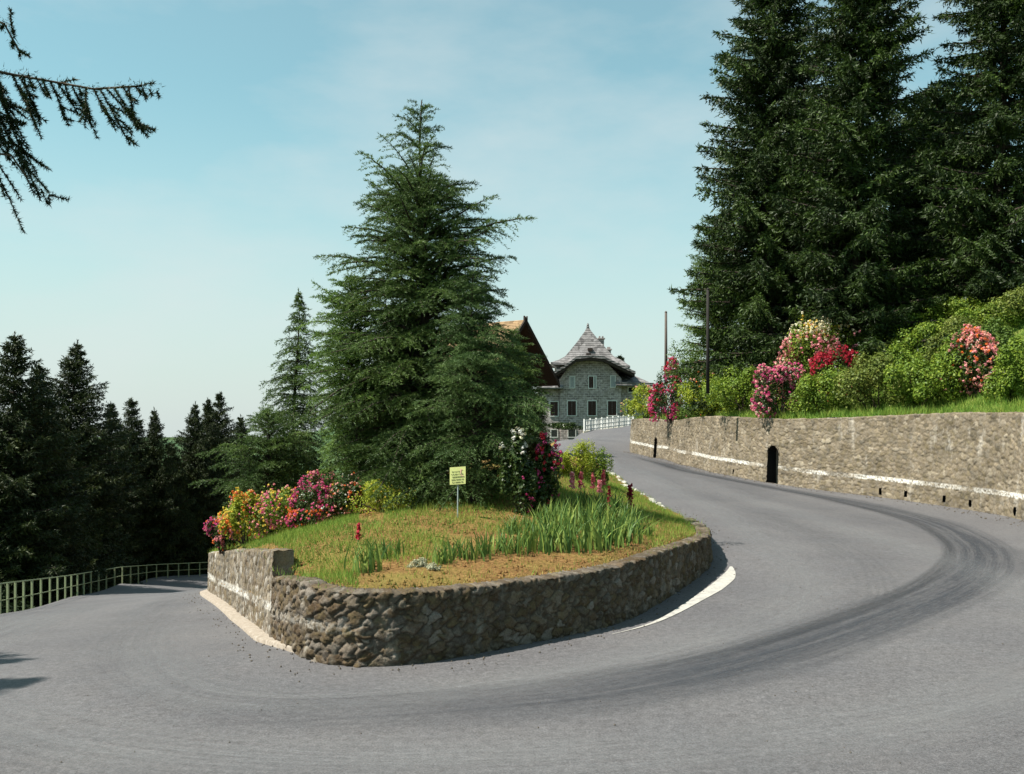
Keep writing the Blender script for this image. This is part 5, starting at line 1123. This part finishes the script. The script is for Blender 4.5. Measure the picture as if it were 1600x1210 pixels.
bb(rb, 1216, 645, 74, 82, 'rhododendron with magenta and pink flowers above the nearer niche', M_shrub_dark, [(P_mag, 70, .11, .1, ev), (P_pink, 60, .11, .1, ev), (P_cream, 14, .09, .09, ev)], 87, 4500, d=49)
bb(rb, 1260, 600, 102, 112, 'tallest rhododendron, pink below and creamy yellow on top', M_shrub, [(P_pink, 130, .13, .12, lambda x, y, z: 1.0 if z < .72 else .1), (P_salmon, 70, .12, .11, lambda x, y, z: 1.0 if z < .75 else .1), (P_cream, 80, .12, .11, lambda x, y, z: 1.0 if z > .6 else .05), (P_yellow, 50, .1, .1, lambda x, y, z: 1.0 if z > .7 else 0)], 88, 5500, d=51)
bb(rb, 1317, 600, 70, 60, 'dark red rhododendron to the right of the tallest one', M_shrub_dark, [(P_red, 150, .10, .10, top), (P_wine, 60, .1, .1, ev)], 89, 3500, d=49)
bb(bu, 1292, 648, 92, 72, 'green bush with a dark hollow between the magenta and dark red rhododendrons', M_shrub, (), 90, 7000, lift=.06)
bb(bu, 1368, 642, 92, 92, 'tall green bush right of the dark red rhododendron', M_shrub_mid, (), 91, 8500, lift=.05)
bb(bu, 1430, 640, 96, 90, 'green bush in the middle of the right-hand thicket', M_shrub, (), 92, 8500, lift=.05)
bb(bu, 1486, 628, 80, 96, 'green bush left of the orange-pink rhododendron at the right edge', M_shrub, (), 93, 7500)
bb(bu, 1360, 580, 80, 80, 'upper green bush at the wood edge, above the dark red rhododendron', M_shrub, (), 94, 5500, ls=.14, d=51)
bb(bu, 1425, 560, 90, 80, 'upper green bush at the wood edge behind the thicket', M_shrub, (), 95, 5500, ls=.14, d=51)
bb(bu, 1490, 545, 90, 90, 'highest green bush on the slope below the small bright spruce', M_shrub, (), 96, 5500, ls=.14, d=50)
bb(rb, 1530, 604, 66, 92, 'orange-pink rhododendron at the right edge of the bank', M_shrub_dark, [(P_pink, 80, .11, .1, ev), (P_salmon, 80, .11, .1, ev), (P_orange, 40, .1, .1, top)], 97, 4000)
bb(bu, 1580, 625, 70, 100, 'green bush beyond the orange-pink rhododendron, right edge', M_shrub, (), 98, 6500)
bb(bu, 1590, 540, 110, 110, 'dark green bush high on the slope at the extreme right', M_shrub, (), 99, 5500, ls=.14, d=49)
bb(bu, 1240, 512, 50, 44, 'light green bush rising left behind the tallest rhododendron', M_spruce_light, (), 100, 3500)
bb(bu, 1325, 540, 60, 66, 'dark green bush behind the dark red rhododendron', M_shrub_dark, (), 101, 4000)
bb(bu, 1080, 585, 60, 80, 'feathery green bush at the foot of the smaller spruce', M_spruce_light, (), 102, 4500, d=63)

for i_, (px, py, w_, h_, wh) in enumerate([(1395, 575, 90, 60, 'third-highest green bush patch on the grassy slope'), (1450, 560, 90, 64, 'green bush at the top of the slope left of the small bright spruce'), (1500, 555, 90, 70, 'yellowish bush on the slope right behind the thicket'), (1545, 520, 90, 60, 'yellowish bush high on the slope at the right edge'), (1590, 500, 90, 60, 'topmost yellowish bush at the extreme right of the slope')]):
    bb(bu, px, py, w_, h_, wh, M_shrub if i_ % 2 else M_shrub_mid, (), 120 + i_, 5000, ls=.12)

rj = random.Random(11)
cols_ = [(M_shrub, 'bright green'), (M_spruce_light, 'deep green'), (M_shrub_mid, 'olive green')]
for i_, px in enumerate(range(1128, 1590, 36)):
    m_, cn = cols_[(i_ * 2 + i_ // 3) % 3]
    tp_ = float(np.interp(px, [1128, 1250, 1350, 1450, 1560], [585, 560, 548, 520, 500]))
    bb(bu, px + rj.randint(-8, 8), tp_ + 62, rj.randint(44, 74), rj.randint(48, 66), '%s bush, %s from the left in the second line on the bank slope' % (cn, ordinal(i_ + 1)), m_, (), 140 + i_, 4200, ls=.12)
# grit and fallen leaves along the walls
rng = np.random.default_rng(77); sm = MB()
def along(P, n, lo, hi, flip, s0, s1):
    for _ in range(n):
        i = rng.integers(2, len(P) - 2); t_ = P[i + 1, :2] - P[i - 1, :2]; t_ /= np.linalg.norm(t_); n_ = np.array([t_[1], -t_[0]]) * flip
        q = P[i, :2] + n_ * (lo + (hi - lo) * rng.random() ** 2.2) + t_ * rng.uniform(-.3, .3); sm.add(oct_ * rng.uniform(s0, s1) * rng.uniform(.5, 1.2, (6, 3)) + np.array([q[0], q[1], roadZ(q[0], q[1])[0] + .01]), of)
along(PRW[(PRW[:, 1] > 20) & (PRW[:, 1] < 75)], 700, .05, 1.2, -1, .012, .05)
along(np.array([p for p in inn if 14 < p[1] < 34]), 500, .03, .8, 1, .008, .026)
for _ in range(260):
    x, y = rng.uniform(-9, 13), rng.uniform(9.5, 30)
    if inside(ROADPOLY, [x], [y])[0]: sm.add(oct_ * rng.uniform(.006, .018) * rng.uniform(.5, 1.2, (6, 3)) + np.array([x, y, roadZ(x, y)[0] + .006]), of)
tag(sm.build('grit', plain('dark grit', (0.10, 0.085, 0.07), 1.0, .5, 9)), 'loose grit and small stones along the wall feet and on the asphalt', 'grit', kind='stuff')
